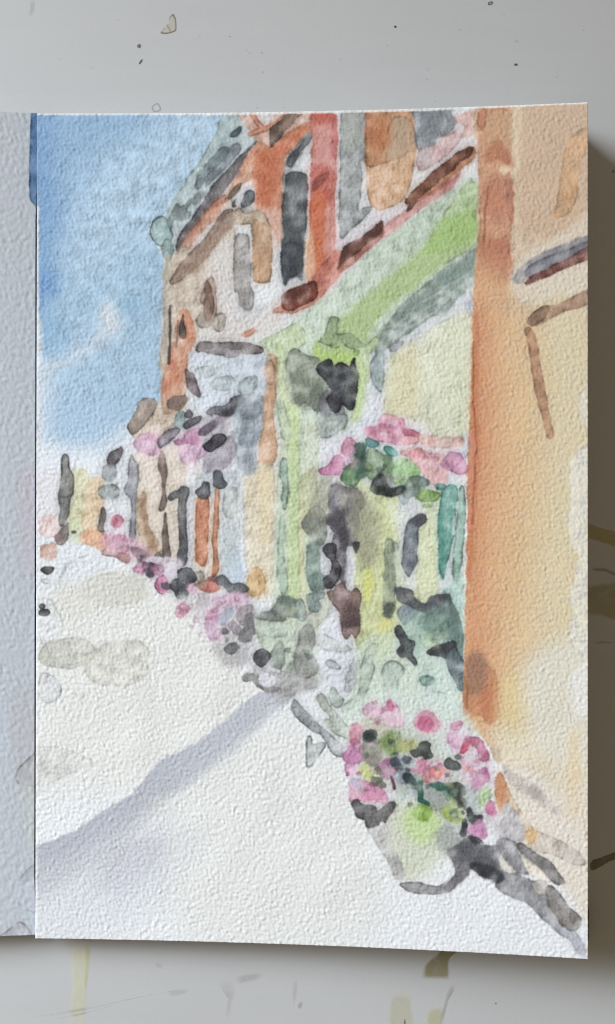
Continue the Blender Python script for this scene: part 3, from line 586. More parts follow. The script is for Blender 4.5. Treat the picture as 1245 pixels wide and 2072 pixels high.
P((124, 148, 118), [(742,912),(760,908),(775,920),(791,925),(796,940),(796,960),(780,971),(765,966),(750,971),(744,955)], e=.14, s=2, v=.2)
P((168, 202, 152), [(796,936),(820,928),(846,948),(852,966),(830,986),(810,986),(794,972)], e=.06, s=4)
S((140, 180, 120), [(828,944),(846,952),(850,966),(836,974)], s=5, a=.6)
P((92, 138, 138), [(740,890),(750,886),(768,897),(760,905),(745,902)], e=.18, w=1)
P((104, 164, 154), [(777,905),(790,904),(805,918),(795,924),(780,917)], e=.25, w=.9)
P((112, 127, 120), [(814,986),(830,966),(850,964),(868,975),(863,986),(850,1000),(832,1008),(818,1002)], e=.14, s=2)
P((54, 57, 58), [(749,987),(755,972),(770,959),(778,964),(785,984),(800,987),(815,983),(821,990),(810,1002),(785,1003),(765,1000),(752,994)], e=.15, s=2.5, v=.2)
S((112,114,112), [(772,968),(792,962),(798,980),(784,984)], s=5, a=.7)
P((134, 168, 98), [(844,1006),(855,990),(875,993),(892,998),(882,1012),(862,1016),(848,1011)], e=.18)
E((140,172,110), 865, 1024, 8, 4, e=.2, w=.7)
P((152, 167, 178), [(806,1004),(818,1003),(828,1012),(816,1020)], e=.12, a=.85)
P((114, 158, 154), [(882,982),(892,978),(904,984),(898,990),(886,990)], e=.2, w=.8)
S((150,145,148), [(676,976),(690,972),(694,990),(680,996)], s=4, a=.6)
# ---- big terracotta wall on the right (its edge was masked while wet, so the washes stop dead there)
before_wall = canvas.copy()
P((214, 190, 162), [(966,218),(1090,211),(1210,200),(1210,1600),(1150,1620),(1090,1560),(1010,1545),(985,1500),(958,1470),(938,1455),(941,1300),(945,1100),(947,940),(953,800),(958,620),(964,480),(968,330)], e=.06, s=3, v=.08)
S((205, 176, 150), [(1040,215),(1210,200),(1210,470),(1100,480),(1050,450)], s=24, a=.8)
S((216, 204, 170), [(1090,640),(1210,620),(1210,1560),(1090,1540),(1060,1200),(1080,900)], s=60, a=.9)
S((215, 198, 158), [(1040,640),(1100,700),(1090,1000),(1060,1380),(1030,1400),(1030,900)], s=40, a=.6)
S((220, 172, 130), [(950,600),(1030,640),(1050,900),(1035,1200),(1000,1420),(940,1440),(946,1000)], s=36, a=.8)
P((200, 146, 114), [(968,232),(976,220),(1010,218),(1032,218),(1036,300),(1040,340),(1010,345),(1036,362),(1038,430),(1030,500),(1040,545),(1026,590),(1030,640),(1010,680),(960,690),(960,600),(966,500),(972,420),(968,330)], e=.1, s=5, v=.18, a=.9)
P((196, 128, 96), [(966,250),(968,232),(980,220),(986,226),(980,250),(976,266)], e=.2, s=2)
L((166, 104, 74), [(984,236),(996,222),(1016,219),(1026,224)], 1.2, e=0, w=.8, a=.7)
S((196, 158, 122), [(988,230),(1030,226),(1032,285),(1000,300),(984,280)], s=12, a=.7)
S((178, 110, 80), [(982,318),(1005,285),(1022,300),(1038,318),(1030,332),(1010,325),(995,330)], s=6, a=.8)
P((218, 196, 170), [(1008,342),(1040,338),(1042,358),(1028,362),(1018,352)], s=4, e=.04, a=.85)
S((190, 122, 96), [(984,370),(1016,360),(1024,420),(1010,445),(984,430)], s=10, a=.8)
P((172, 112, 92), [(1024,358),(1034,356),(1038,410),(1036,450),(1026,430)], s=4, e=.05, a=.75)
L((150, 84, 58), [(990,378),(982,420),(980,470),(976,520)], [.8,1.4,1.6,1], e=0, w=.8, a=.65)
S((182, 108, 82), [(978,490),(1028,490),(1026,560),(1000,575),(970,560)], s=12, a=.75)
P((226, 206, 178), [(1038,218),(1058,217),(1054,290),(1050,345),(1040,340),(1036,290)], s=6, e=0, a=.7)
L((204, 168, 142), [(960,604),(1010,606),(1040,604)], 3, e=0, s=4, w=1, a=.6)
L((172, 116, 84), [(1022,608),(1023,640),(1020,670)], 1.1, e=0, w=1.2, a=.55)
S((216, 184, 144), [(940,590),(1070,640),(1090,900),(1074,1200),(1060,1420),(930,1440)], s=55, a=.8)
S((211, 162, 124), [(940,620),(1005,640),(1012,900),(1000,1200),(1000,1420),(930,1440)], s=34, a=.8)
# strong orange bleed at the wall's corner
S((207, 150, 112), [(956,640),(980,640),(990,800),(985,1000),(975,1150),(975,1300),(990,1400),(1012,1440),(1000,1462),(975,1440),(940,1440),(944,1200),(948,960),(952,780)], s=20, a=.8)
S((200, 126, 88), [(959,650),(970,660),(968,800),(972,900),(964,1000),(960,1100),(950,1180),(946,1100),(950,950),(954,800)], s=7, a=.85)
P((208, 142, 116), [(948,880),(960,880),(966,910),(960,960),(955,1040),(950,1080),(944,1060),(946,960)], s=3, e=.1, a=.7)
L((150, 74, 44), [(958,690),(958,800),(964,900),(960,960),(956,1060)], [.6,1,1.2,.9,.6], e=0, w=.8, a=.55)
P((196, 134, 100), [(941,1340),(960,1330),(1000,1360),(1014,1400),(1010,1440),(990,1464),(975,1448),(950,1440),(938,1440)], s=6, e=.05, a=.8, v=.2)
S((190, 118, 82), [(976,1390),(1004,1380),(1008,1430),(988,1458),(975,1430)], s=9, a=.65)
S((146, 116, 100), [(945,1330),(975,1322),(986,1350),(975,1400),(948,1395)], s=10, a=.75)
L((120, 84, 62), [(946,1385),(944,1430)], 2.5, e=0, s=3, a=.6)
S((218, 200, 150), [(1010,1380),(1060,1360),(1070,1500),(1020,1520),(1005,1460)], s=20, a=.7)
S((212, 176, 138), [(945,1450),(985,1470),(1010,1510),(985,1540),(960,1500)], s=9, a=.7)
S((168, 150, 130), [(985,1515),(1008,1512),(1012,1538),(990,1545)], s=7, a=.8)
S((222, 215, 196), [(1000,1480),(1100,1480),(1190,1500),(1190,1640),(1120,1630),(1020,1560)], s=30, a=.7)
S((220, 219, 208), [(1070,1330),(1210,1300),(1210,1560),(1120,1540),(1066,1460)], s=30, a=.8)
S((226, 206, 166), [(1150,1500),(1172,1490),(1175,1590),(1155,1620)], s=14, a=.6)
P((226, 226, 219), [(1155,932),(1200,928),(1200,1298),(1152,1294),(1160,1240),(1154,1200),(1170,1130),(1150,1080),(1154,1000)], e=.05, s=3, w=3, a=.72)
P((229, 229, 226), [(1160,1360),(1200,1340),(1200,1440),(1158,1440)], s=8, e=.03, a=.8)
P((226, 222, 214), [(1172,800),(1200,780),(1200,850),(1180,860)], s=6, e=.06, a=.7)
P((210, 168, 128), [(1146,296),(1160,274),(1192,257),(1188,296),(1172,340),(1168,392),(1160,420),(1150,432),(1128,440),(1120,434),(1130,396),(1136,340)], e=.16, s=2.5, a=.8)
S((196, 148, 108), [(1130,400),(1165,378),(1160,405),(1140,412)], s=6, a=.5)
wall_mask = canvas; canvas = np.zeros_like(before_wall)
P((255, 255, 255), [(967,200),(1090,200),(1220,190),(1220,1700),(1150,1660),(1090,1580),(1012,1550),(990,1512),(966,1480),(938,1458),(941,1300),(945,1100),(947,940),(953,800),(958,620),(964,480),(968,330)], a=1, e=0, s=1.3, v=0, w=2.2, g=0, k=3)
m_ = np.clip(canvas[..., :1] / 250, 0, 1); canvas = before_wall * (1 - m_) + wall_mask * m_
# beams and post on the wall
P((220, 211, 196), [(1034,560),(1060,518),(1100,494),(1150,466),(1200,436),(1200,606),(1140,594),(1080,612),(1046,604)], s=9, e=0, a=.75)
P((150, 150, 156), [(1040,566),(1050,546),(1075,526),(1110,506),(1150,491),(1200,474),(1200,502),(1150,522),(1110,542),(1074,558),(1058,572),(1046,572)], e=.08, s=4, a=.9)
P((128, 128, 138), [(1062,556),(1068,542),(1090,528),(1130,512),(1200,484),(1200,504),(1150,524),(1110,542),(1074,562)], e=.16, s=2, a=.8)
P((118, 76, 72), [(1062,572),(1075,559),(1110,543),(1150,522),(1200,496),(1200,522),(1160,535),(1122,553),(1092,566),(1068,576)], e=.16, s=2.5)
P((168, 138, 118), [(1070,654),(1084,634),(1108,622),(1140,610),(1200,584),(1200,612),(1150,628),(1110,646),(1084,660)], e=.1, s=2)
P((136, 112, 94), [(1068,654),(1076,636),(1096,620),(1110,619),(1112,630),(1098,648),(1080,660)], e=.22)
P((182, 142, 116), [(1062,668),(1075,664),(1086,694),(1092,734),(1101,782),(1111,830),(1119,880),(1109,886),(1099,850),(1085,800),(1076,744),(1070,704)], e=.12, s=1.8)
L((176,142,118), [(1064,702),(1060,712),(1068,728)], 1, e=0, w=.8, a=.6)
L((196, 182, 160), [(1140,1160),(1168,1120)], .8, e=0, a=.3)
L((206, 194, 176), [(1120,1300),(1190,1296)], .9, e=0, w=.8, a=.6)
S((223, 215, 202), [(1004,1560),(1060,1560),(1120,1600),(1215,1600),(1215,1880),(1150,1810),(1090,1740),(1040,1690),(1004,1640)], s=14, a=.85)
S((224, 206, 176), [(1150,1560),(1172,1560),(1170,1640),(1150,1650)], s=12, a=.5)
# ---- planter of flowers at the wall's foot
S((208, 221, 214), [(700,1440),(760,1400),(860,1400),(940,1440),(985,1530),(1000,1620),(940,1640),(860,1560),(760,1540),(716,1490)], s=12, a=.85)
P((160, 165, 169), [(589,1428),(597,1416),(612,1430),(636,1456),(656,1476),(680,1496),(698,1514),(694,1530),(680,1530),(668,1516),(650,1486),(634,1480),(610,1460),(596,1446)], e=.18, w=1.2)
P((183, 189, 190), [(621,1496),(629,1492),(633,1506),(650,1500),(659,1508),(642,1534),(629,1551),(620,1544)], e=.2, w=1.2)
P((182, 191, 182), [(641,1412),(654,1404),(668,1430),(690,1450),(706,1476),(716,1490),(710,1501),(695,1490),(680,1486),(660,1472),(655,1457),(668,1453),(650,1432)], e=.16, a=.9, w=1.2)
P((178, 189, 183), [(666,1402),(674,1390),(685,1404),(697,1415),(690,1430),(675,1431),(666,1416)], e=.2, a=.9, w=1.2)
S((186, 190, 180), [(730,1480),(800,1475),(870,1490),(900,1540),(940,1580),(950,1650),(900,1670),(850,1630),(800,1600),(740,1560),(716,1520)], s=16, a=.75)
S((206, 180, 192), [(840,1530),(900,1540),(905,1585),(860,1595)], s=12, a=.7)
S((214, 200, 212), [(905,1480),(960,1490),(1000,1560),(985,1610),(940,1590),(920,1540)], s=12, a=.8)
S((160, 168, 166), [(800,1560),(850,1570),(900,1590),(940,1620),(920,1650),(860,1620),(810,1600)], s=12, a=.7)
P((218, 182, 202), [(733,1442),(742,1425),(756,1422),(766,1432),(780,1430),(788,1414),(800,1420),(812,1444),(820,1466),(800,1472),(772,1462),(750,1456)], e=.1, s=2, a=.9)
S((190, 184, 170), [(738,1454),(775,1456),(790,1476),(760,1488),(736,1474)], s=7, a=.7)
E((208,104,142), 790, 1429, 7, 12, rot=-.2, e=.05, s=3)
P((218, 146, 172), [(839,1460),(849,1446),(862,1436),(876,1445),(889,1460),(886,1476),(875,1483),(850,1480)], e=.06, s=3)
P((200, 100, 138), [(846,1462),(854,1451),(868,1450),(876,1462),(872,1478),(852,1478)], e=.08, s=3)
P((208, 140, 160), [(708,1474),(722,1464),(736,1476),(728,1496),(724,1512),(710,1512)], e=.06, s=3)
P((206, 134, 184), [(694,1530),(706,1512),(724,1500),(733,1518),(736,1536),(718,1546),(702,1543)], e=.12, s=2)
P((212, 152, 190), [(699,1546),(716,1544),(718,1566),(703,1567)], e=.1, s=2)
P((126, 146, 96), [(766,1492),(788,1480),(808,1484),(814,1508),(800,1526),(780,1527),(764,1516)], e=.05, s=6, v=.25)
S((162, 168, 110), [(806,1500),(838,1498),(842,1514),(812,1522)], s=5, a=.8)
P((142, 138, 130), [(730,1512),(746,1500),(770,1510),(772,1536),(750,1552),(735,1536)], e=.08, s=4)
P((66, 73, 69), [(735,1486),(746,1476),(760,1477),(763,1490),(750,1501),(740,1496)], e=.1, s=2, w=1.6)
P((172, 112, 148), [(763,1552),(772,1540),(784,1534),(796,1541),(794,1566),(785,1578),(772,1572)], e=.08, s=3, v=.2)
P((152, 162, 174), [(794,1542),(812,1530),(838,1540),(842,1572),(832,1588),(800,1578)], e=.05, s=4, v=.25)
E((84,88,100), 799, 1541, 8, 9, s=3, e=.05)
E((86,90,102), 822, 1538, 8, 7, s=3, e=.05)
P((60, 72, 72), [(815,1572),(826,1564),(836,1572),(844,1588),(828,1588)], e=.1, s=2, w=1)
P((202, 126, 154), [(842,1548),(854,1535),(871,1544),(864,1560),(846,1563)], e=.06, s=3)
P((208, 118, 132), [(853,1572),(868,1556),(884,1551),(892,1568),(882,1581),(866,1584)], e=.08, s=2.5)
S((220, 140, 118), [(872,1560),(892,1552),(900,1560),(888,1572)], s=4, a=.7)
P((70, 76, 72), [(832,1520),(844,1516),(850,1503),(860,1499),(871,1505),(870,1516),(877,1530),(860,1535),(855,1530),(838,1533)], e=.14, w=1.2)
P((196, 202, 142), [(726,1554),(740,1545),(754,1562),(757,1580),(736,1577)], e=.05, s=4)
P((116, 119, 106), [(752,1572),(768,1576),(782,1590),(770,1593),(756,1588)], e=.1, s=3)
P((214, 156, 184), [(707,1602),(712,1580),(724,1576),(742,1580),(766,1590),(781,1606),(786,1620),(776,1626),(760,1618),(745,1623),(726,1620),(710,1623)], e=.12, s=2)
S((206, 124, 162), [(732,1604),(750,1594),(772,1602),(776,1614),(750,1618),(730,1617)], s=5, a=.7)
S((178, 182, 202), [(708,1578),(730,1576),(736,1590),(714,1592)], s=5, a=.7)
# scattered petals and leaf marks
for c, x_, y_, r_, q_ in (((214,160,176),722,1486,6,5),((200,120,150),716,1500,5,7),((188,96,130),890,1548,4,4),((222,176,190),905,1562,6,5),((150,158,120),772,1508,8,5),((96,104,92),790,1500,5,4),
        ((110,118,110),742,1528,5,6),((206,140,170),800,1560,5,6),((190,110,140),836,1556,4,5),((112,122,128),812,1552,5,6),((70,80,84),826,1556,4,4),((196,206,214),806,1568,5,4),((176,188,196),832,1600,8,6),((190,206,196),812,1610,9,8),
        ((206,218,190),800,1625,9,7),((120,150,140),880,1600,6,5),((84,110,100),886,1592,5,4),((60,66,66),928,1602,6,7),((66,70,70),922,1622,5,5),((176,186,160),918,1640,6,4),((110,112,106),942,1634,4,5),((224,200,214),948,1545,7,6),((212,140,170),966,1540,5,5),
        ((220,180,205),936,1536,6,5),((216,150,160),955,1556,5,5),((196,140,170),976,1584,5,6),((222,196,210),992,1610,5,6),((214,170,200),996,1655,6,5),((92,96,94),884,1556,4,4),((212,120,130),874,1572,5,4),((228,190,180),884,1564,5,4),((200,170,160),760,1560,5,4),
        ((236,238,240),876,1612,2,5),((236,238,240),900,1618,2,4),((234,236,240),948,1652,2,3),((220,200,150),960,1676,4,3),((96,104,70),830,1628,5,4),((210,226,176),880,1670,8,7),((150,110,130),726,1566,4,4),((170,100,140),704,1566,4,3)):
    E(c, x_, y_, r_, q_, rot=(x_ * 7 % 3), e=.08, s=2.2, w=1.6, a=.85)
# pot and its shade
S((196, 202, 178), [(790,1640),(850,1640),(900,1680),(890,1740),(840,1780),(810,1770),(780,1700)], s=26, a=.75)
P((184, 184, 182), [(740,1662),(780,1668),(792,1700),(806,1738),(818,1772),(802,1778),(786,1742),(762,1706)], e=.06, s=4, a=.75)
P((90, 88, 90), [(711,1626),(721,1618),(731,1626),(750,1628),(760,1631),(763,1641),(776,1632),(790,1622),(802,1626),(796,1640),(785,1656),(776,1666),(760,1672),(745,1674),(740,1660),(726,1655),(716,1642)], e=.2, s=2, w=1.6)
S((130,128,128), [(745,1640),(790,1640),(776,1664),(750,1672)], s=7, a=.55)
E((236,238,240), 773, 1667, 3, 4, e=0, w=.3)
S((188, 212, 150), [(820,1640),(880,1640),(892,1680),(860,1706),(826,1690)], s=14, a=.8)
P((132, 166, 80), [(836,1642),(845,1630),(864,1625),(875,1640),(869,1656),(853,1661),(840,1652)], e=.06, s=4, v=.2)
S((152, 158, 154), [(862,1600),(900,1592),(924,1625),(910,1650),(880,1640)], s=9, a=.8)
L((54, 104, 94), [(850,1582),(852,1604),(850,1618),(868,1626)], [4,4,5,3], e=.1, w=1)
L((88, 46, 70), [(793,1572),(797,1594)], [2,2.4], e=.05, w=.5)
P((52, 92, 82), [(870,1588),(888,1583),(904,1589),(908,1604),(892,1600)], e=.06, s=2.5)
P((72, 74, 74), [(907,1591),(920,1583),(938,1591),(943,1606),(936,1612),(946,1626),(935,1631),(915,1613),(904,1600)], e=.12, s=2, w=1.8)
P((60, 100, 90), [(896,1594),(912,1600),(916,1618),(904,1616)], e=0, s=4, a=.7)
P((162, 182, 92), [(893,1638),(910,1630),(930,1645),(939,1660),(925,1666),(905,1656)], e=.06, s=4, v=.2)
S((196, 208, 150), [(905,1612),(920,1618),(940,1646),(930,1645),(914,1632)], s=4, a=.6)
P((82, 87, 84), [(899,1546),(908,1533),(919,1540),(933,1550),(928,1557),(910,1556)], e=.12, w=1)
E((112,120,117), 926, 1532, 7, 5, s=2, e=.08)
P((206, 134, 168), [(911,1468),(924,1458),(936,1464),(927,1476),(914,1477)], e=.08, s=2)
P((217, 170, 200), [(906,1492),(918,1480),(936,1490),(932,1516),(916,1514)], e=.05, s=3)
P((226, 224, 234), [(926,1474),(944,1474),(952,1490),(934,1500)], e=0, s=4, a=.8)
P((202, 112, 146), [(931,1520),(940,1503),(954,1492),(970,1495),(985,1518),(990,1535),(972,1536),(965,1516),(952,1512),(940,1524)], e=.12, s=2)
P((206, 88, 106), [(931,1524),(938,1506),(950,1500),(954,1510),(944,1520)], e=.06, s=2.5)
P((212, 150, 190), [(953,1582),(968,1565),(979,1570),(970,1594),(956,1602)], e=.06, s=3)
P((188, 112, 154), [(969,1562),(984,1553),(991,1574),(984,1582)], e=.1, s=2.5)
E((220,160,160), 946, 1553, 8, 7, s=4, e=0, a=.7)
S((176, 186, 186), [(940,1590),(968,1600),(970,1630),(948,1640),(934,1612)], s=6, a=.7)
P((184, 208, 164), [(968,1612),(984,1590),(993,1602),(990,1622),(976,1630)], e=.06, s=3)
P((56, 61, 61), [(944,1641),(952,1634),(960,1649),(976,1650),(973,1662),(955,1666)], e=.1, s=2)
P((50, 53, 55), [(938,1660),(946,1660),(943,1690),(934,1693),(932,1680)], e=.1, w=1)
P((206, 112, 158), [(982,1642),(987,1625),(998,1624),(1004,1645),(995,1651)], e=.08, s=2.5)
P((208, 140, 188), [(944,1682),(958,1666),(974,1659),(986,1680),(982,1696),(965,1696)], e=.08, s=3)
# dark stroke of shade at the kerb
S((200, 192, 186), [(1020,1548),(1048,1568),(1084,1590),(1108,1612),(1132,1638),(1118,1642),(1084,1622),(1052,1600),(1028,1580)], s=5, a=.85)
S((172, 160, 156), [(1060,1592),(1086,1594),(1100,1614),(1080,1614)], s=6, a=.65)
P((204, 144, 108), [(1002,1592),(1009,1564),(1022,1580),(1033,1610),(1026,1626),(1012,1646),(1005,1622)], e=.08, s=2.5)
P((220, 198, 168), [(1026,1600),(1060,1650),(1080,1680),(1060,1672),(1034,1632)], e=.08, s=3, a=.7)
P((190, 188, 192), [(984,1656),(1006,1648),(1022,1628),(1042,1640),(1062,1666),(1062,1700),(1030,1700),(1000,1690)], e=.05, s=4, a=.85)
P((203, 195, 187), [(1078,1682),(1130,1700),(1170,1724),(1186,1746),(1160,1749),(1122,1730),(1074,1716)], e=.1, s=3, a=.85)
S((216, 180, 128), [(1064,1682),(1084,1682),(1084,1704),(1066,1704)], s=6, a=.85)
S((158, 163, 160), [(880,1690),(905,1665),(930,1690),(946,1694),(920,1730),(896,1724)], s=10, a=.8)
P((158, 158, 160), [(812,1788),(845,1786),(880,1793),(900,1787),(926,1772),(938,1774),(918,1796),(904,1806),(884,1809),(856,1808),(830,1805),(818,1798)], e=.18, w=1.3)
P((132, 132, 135), [(905,1726),(925,1710),(950,1694),(975,1708),(1000,1712),(1012,1698),(1035,1700),(1048,1714),(1056,1740),(1070,1768),(1040,1766),(1020,1782),(1000,1780),(975,1772),(953,1758),(950,1770),(930,1786),(908,1804),(898,1796),(922,1768),(918,1746)], e=.1, s=3, v=.2)
P((142, 143, 147), [(1003,1784),(1020,1764),(1050,1770),(1080,1784),(1102,1800),(1116,1830),(1140,1866),(1170,1892),(1186,1922),(1172,1930),(1150,1902),(1110,1870),(1070,1832),(1030,1812),(1010,1800)], e=.1, s=2.5, v=.16)
S((190, 194, 204), [(1130,1868),(1160,1880),(1190,1926),(1174,1934),(1150,1904)], s=8, a=.75)
P((142, 138, 136), [(1105,1796),(1116,1793),(1132,1806),(1150,1834),(1176,1858),(1166,1882),(1146,1880),(1122,1850),(1108,1824)], e=.16, s=2)
S((84, 86, 92), [(925,1712),(955,1700),(985,1720),(1005,1750),(990,1770),(955,1752),(920,1740)], s=12, a=.8)
P((60, 62, 68), [(950,1752),(965,1746),(1000,1758),(1020,1776),(1008,1786),(985,1776),(960,1764)], s=5, e=.05, a=.9)
P((46, 48, 52), [(950,1692),(964,1694),(978,1704),(966,1710),(950,1700)], s=3, e=0, a=.85)
P((126, 123, 124), [(1046,1714),(1058,1707),(1090,1730),(1115,1744),(1130,1768),(1144,1784),(1130,1790),(1108,1776),(1090,1756),(1064,1738)], e=.14, s=2)
P((228, 224, 216), [(1013,1732),(1022,1744),(1042,1762),(1022,1764),(1012,1750)], e=.08, s=1.6)
P((224, 216, 202), [(1056,1730),(1068,1738),(1088,1754),(1112,1784),(1082,1774),(1066,1758)], e=.08, s=1.8)
P((190, 182, 174), [(1076,1786),(1100,1782),(1108,1800),(1094,1812),(1080,1800)], e=.1, s=2.5, a=.7)
P((226,226,230), [(953,1760),(966,1768),(954,1772)], e=0, s=1.5)
# small dark dabs on the street's left margin
P((86, 89, 86), [(82,1153),(95,1147),(109,1149),(106,1157),(94,1162),(86,1159)], e=.2, w=.7)
E((112,114,112), 85.5, 1226, 6, 5, e=.2, w=.5)
E((78,80,80), 90, 1239, 12, 6.5, e=.2, w=.6)

# many small touches of a loaded brush in the blossoms
r_ = random.Random(5)
def touches(n, spots, cols, r0, r1, a=.8):
    for i in range(n):
        cx, cy, rx, ry = r_.choice(spots); c = r_.choice(cols)
        x_, y_ = cx + r_.gauss(0, .5) * rx, cy + r_.gauss(0, .5) * ry
        q = r_.uniform(r0, r1)
        pts = [(x_ + q * r_.uniform(.7, 1.5) * math.cos(t), y_ + q * r_.uniform(.6, 1.2) * math.sin(t)) for t in np.linspace(0, 2 * math.pi, 8)[:-1]]
        P(c, pts, a=a * r_.uniform(.6, 1), e=.08, s=1.8, w=1.4)
PINK = [(216,168,192),(206,136,170),(220,190,206),(198,116,150),(226,206,214)]
LEAF = [(110,124,108),(140,156,116),(84,96,88),(168,184,150),(120,140,132),(176,190,176)]
DARK = [(70,74,74),(88,90,94),(104,104,104),(60,84,78)]
touches(34, [(735,1510,28,50),(775,1440,30,18),(945,1500,30,26),(960,1570,28,34),(870,1560,30,20),(735,1600,30,16)], PINK, 2.5, 6)
touches(36, [(790,1510,50,26),(850,1590,50,26),(915,1610,30,40),(770,1560,30,26),(930,1650,30,20)], LEAF, 2.5, 6)
touches(22, [(810,1545,50,30),(900,1580,40,30),(940,1640,20,30),(750,1490,16,10)], DARK, 1.8, 4.5)
touches(30, [(250,1100,34,18),(310,1150,26,14),(440,1250,36,30),(480,1215,20,14),(370,1230,20,14)], PINK, 2.5, 6, .7)
touches(26, [(300,1140,40,20),(470,1290,34,26),(400,1190,30,14),(560,1250,40,24),(600,1330,30,40)], LEAF + DARK[:2], 2.5, 6, .6)
touches(20, [(700,930,30,26),(790,870,40,16),(880,930,34,24)], PINK, 3, 7, .6)
touches(20, [(740,940,34,24),(820,970,34,18),(900,1270,24,30),(850,1290,30,30)], LEAF, 3, 6, .65)
# thin first wash under the whole row of fronts: the gaps between strokes are tinted, seldom bare
def soften(img, sig):
    fy = np.fft.fftfreq(CH)[:, None]; fx = np.fft.rfftfreq(CW)[None, :]
    k_ = np.exp(-2 * (math.pi * sig) ** 2 * (fx * fx + fy * fy))
    return np.stack([np.fft.irfft2(np.fft.rfft2(img[..., i]) * k_, s=(CH, CW)) for i in range(3)], -1).astype(np.float32)
keep = canvas; canvas = np.zeros_like(keep)
P((255, 255, 255), [(335,520),(400,400),(480,232),(700,232),(962,228),(955,700),(940,1100),(936,1440),(985,1545),(990,1640),(940,1680),(860,1690),(725,1640),(700,1540),(640,1480),(580,1410),(500,1350),(425,1290),(345,1215),(215,1110),(120,1080),(120,960),(262,890),(328,830)], a=1, e=0, s=14, v=0, w=4, g=0, k=2)
m_ = np.clip(canvas[..., :1] / 250, 0, 1); canvas = keep
lum = canvas @ np.array([.3, .59, .11], np.float32)
gapness = np.clip((lum - 200) / 22, 0, 1)[..., None]
canvas = canvas + (soften(canvas, 9) - canvas) * (0.52 * gapness * m_)
canvas = canvas + (soften(canvas, 3.0) - canvas) * (0.28 * m_ * np.clip(0.35 + 0.6 * N40, 0, 1)[..., None])

# the water carries every edge a little: one shared drift of the wet paint
def drift(img, amp, n1, n2):
    yy, xx = np.mgrid[0:CH, 0:CW].astype(np.float32)
    fx = np.clip(xx + amp * n1, 0, CW - 1.01); fy = np.clip(yy + amp * n2, 0, CH - 1.01)
    x0 = fx.astype(int); y0 = fy.astype(int); ax = (fx - x0)[..., None]; ay = (fy - y0)[..., None]
    return (img[y0, x0] * (1 - ax) + img[y0, x0 + 1] * ax) * (1 - ay) + (img[y0 + 1, x0] * (1 - ax) + img[y0 + 1, x0 + 1] * ax) * ay
canvas = drift(canvas, 0.7, fft_noise(CH, CW, 34, 120, 31), fft_noise(CH, CW, 34, 120, 32))
# pigment settles in the hollows of the paper and dries unevenly
depth = np.clip((232 - canvas.mean(2)) / 110, 0, 1)[..., None]
canvas = canvas * (1 - depth * 0.022 * (TOOTH + 0.2 * N12 + 0.3 * N40)[..., None])

# ---- the facing page: stray paint that ran over the fold
canvas_right = canvas
canvas = np.empty((CH, CW, 3), np.float32); canvas[:] = (192, 200, 209)  # base greyer than the painted sheet: shade on this page put into its colour
P((92, 126, 170), [(66,222),(80,222),(80,412),(70,412),(62,402),(60,370),(61,300),(63,250)], e=.25, s=1.4, v=.12, w=.8)
S((196, 192, 204), [(36,970),(80,960),(80,1160),(45,1140)], s=20, a=.7)
S((190, 192, 198), [(28,1410),(70,1400),(76,1600),(40,1590),(28,1500)], s=10, a=.8)
P((184, 187, 190), [(78,1524),(56,1536),(38,1556),(32,1574),(40,1586),(60,1590),(80,1590)], e=.2, a=.8)
S((194, 202, 200), [(46,1595),(72,1595),(72,1700),(52,1690)], s=10, a=.7)
P((190, 192, 202), [(-10,1900),(10,1888),(34,1867),(50,1870),(66,1892),(66,1905)], e=.18, a=.7, w=.9)
P((194, 200, 212), [(40,1780),(76,1750),(76,1840),(50,1838),(36,1820)], e=.1, s=4, a=.6)
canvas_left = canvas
canvas = canvas_right

# pigments are a little greyer than pure tints
for cv in (canvas_right, canvas_left):
    lum = cv @ np.array([.3, .59, .11], np.float32)
    warm = np.clip((np.minimum(cv[..., :1], cv[..., 2:]) - cv[..., 1:2]) / 25, 0, 1)
    warm = np.maximum(warm, .6 * np.clip((cv[..., :1] - cv[..., 1:2] - 45) / 25, 0, 1))
    cv += (lum[..., None] - cv) * (0.03 + 0.17 * warm)


# dry deckle of bare paper along the sheet's top edge
L((238, 240, 241), [(76, 230), (500, 229.5), (850, 222), (1190, 207)], 2.0, e=0, w=.8, a=.85)
L((232, 234, 236), [(76.5, 420), (76, 900), (75, 1400), (73, 1898)], 2.0, e=0, w=.8, a=.75)  # lit left cut edge of the sheet, painted as a pale line

# ------------------------------------------------------------------ materials
def new_mat(name):
    m = bpy.data.materials.new(name)
    m.use_nodes = True
    nt = m.node_tree
    return m, nt, nt.nodes['Principled BSDF']

def paper_mat(name, attr):
    m, nt, b = new_mat(name)
    at = nt.nodes.new('ShaderNodeAttribute'); at.attribute_name = attr
    nt.links.new(at.outputs['Color'], b.inputs['Base Color'])
    b.inputs['Roughness'].default_value = 0.92
    b.inputs['Specular IOR Level'].default_value = 0.12
    tc = nt.nodes.new('ShaderNodeTexCoord')
    n = nt.nodes.new('ShaderNodeTexNoise'); n.inputs['Scale'].default_value = 2600; n.inputs['Detail'].default_value = 4
    bp = nt.nodes.new('ShaderNodeBump'); bp.inputs['Strength'].default_value = 0.35; bp.inputs['Distance'].default_value = 0.00008
    nt.links.new(tc.outputs['Object'], n.inputs['Vector'])
    nt.links.new(n.outputs['Fac'], bp.inputs['Height']); nt.links.new(bp.outputs['Normal'], b.inputs['Normal'])
    return m

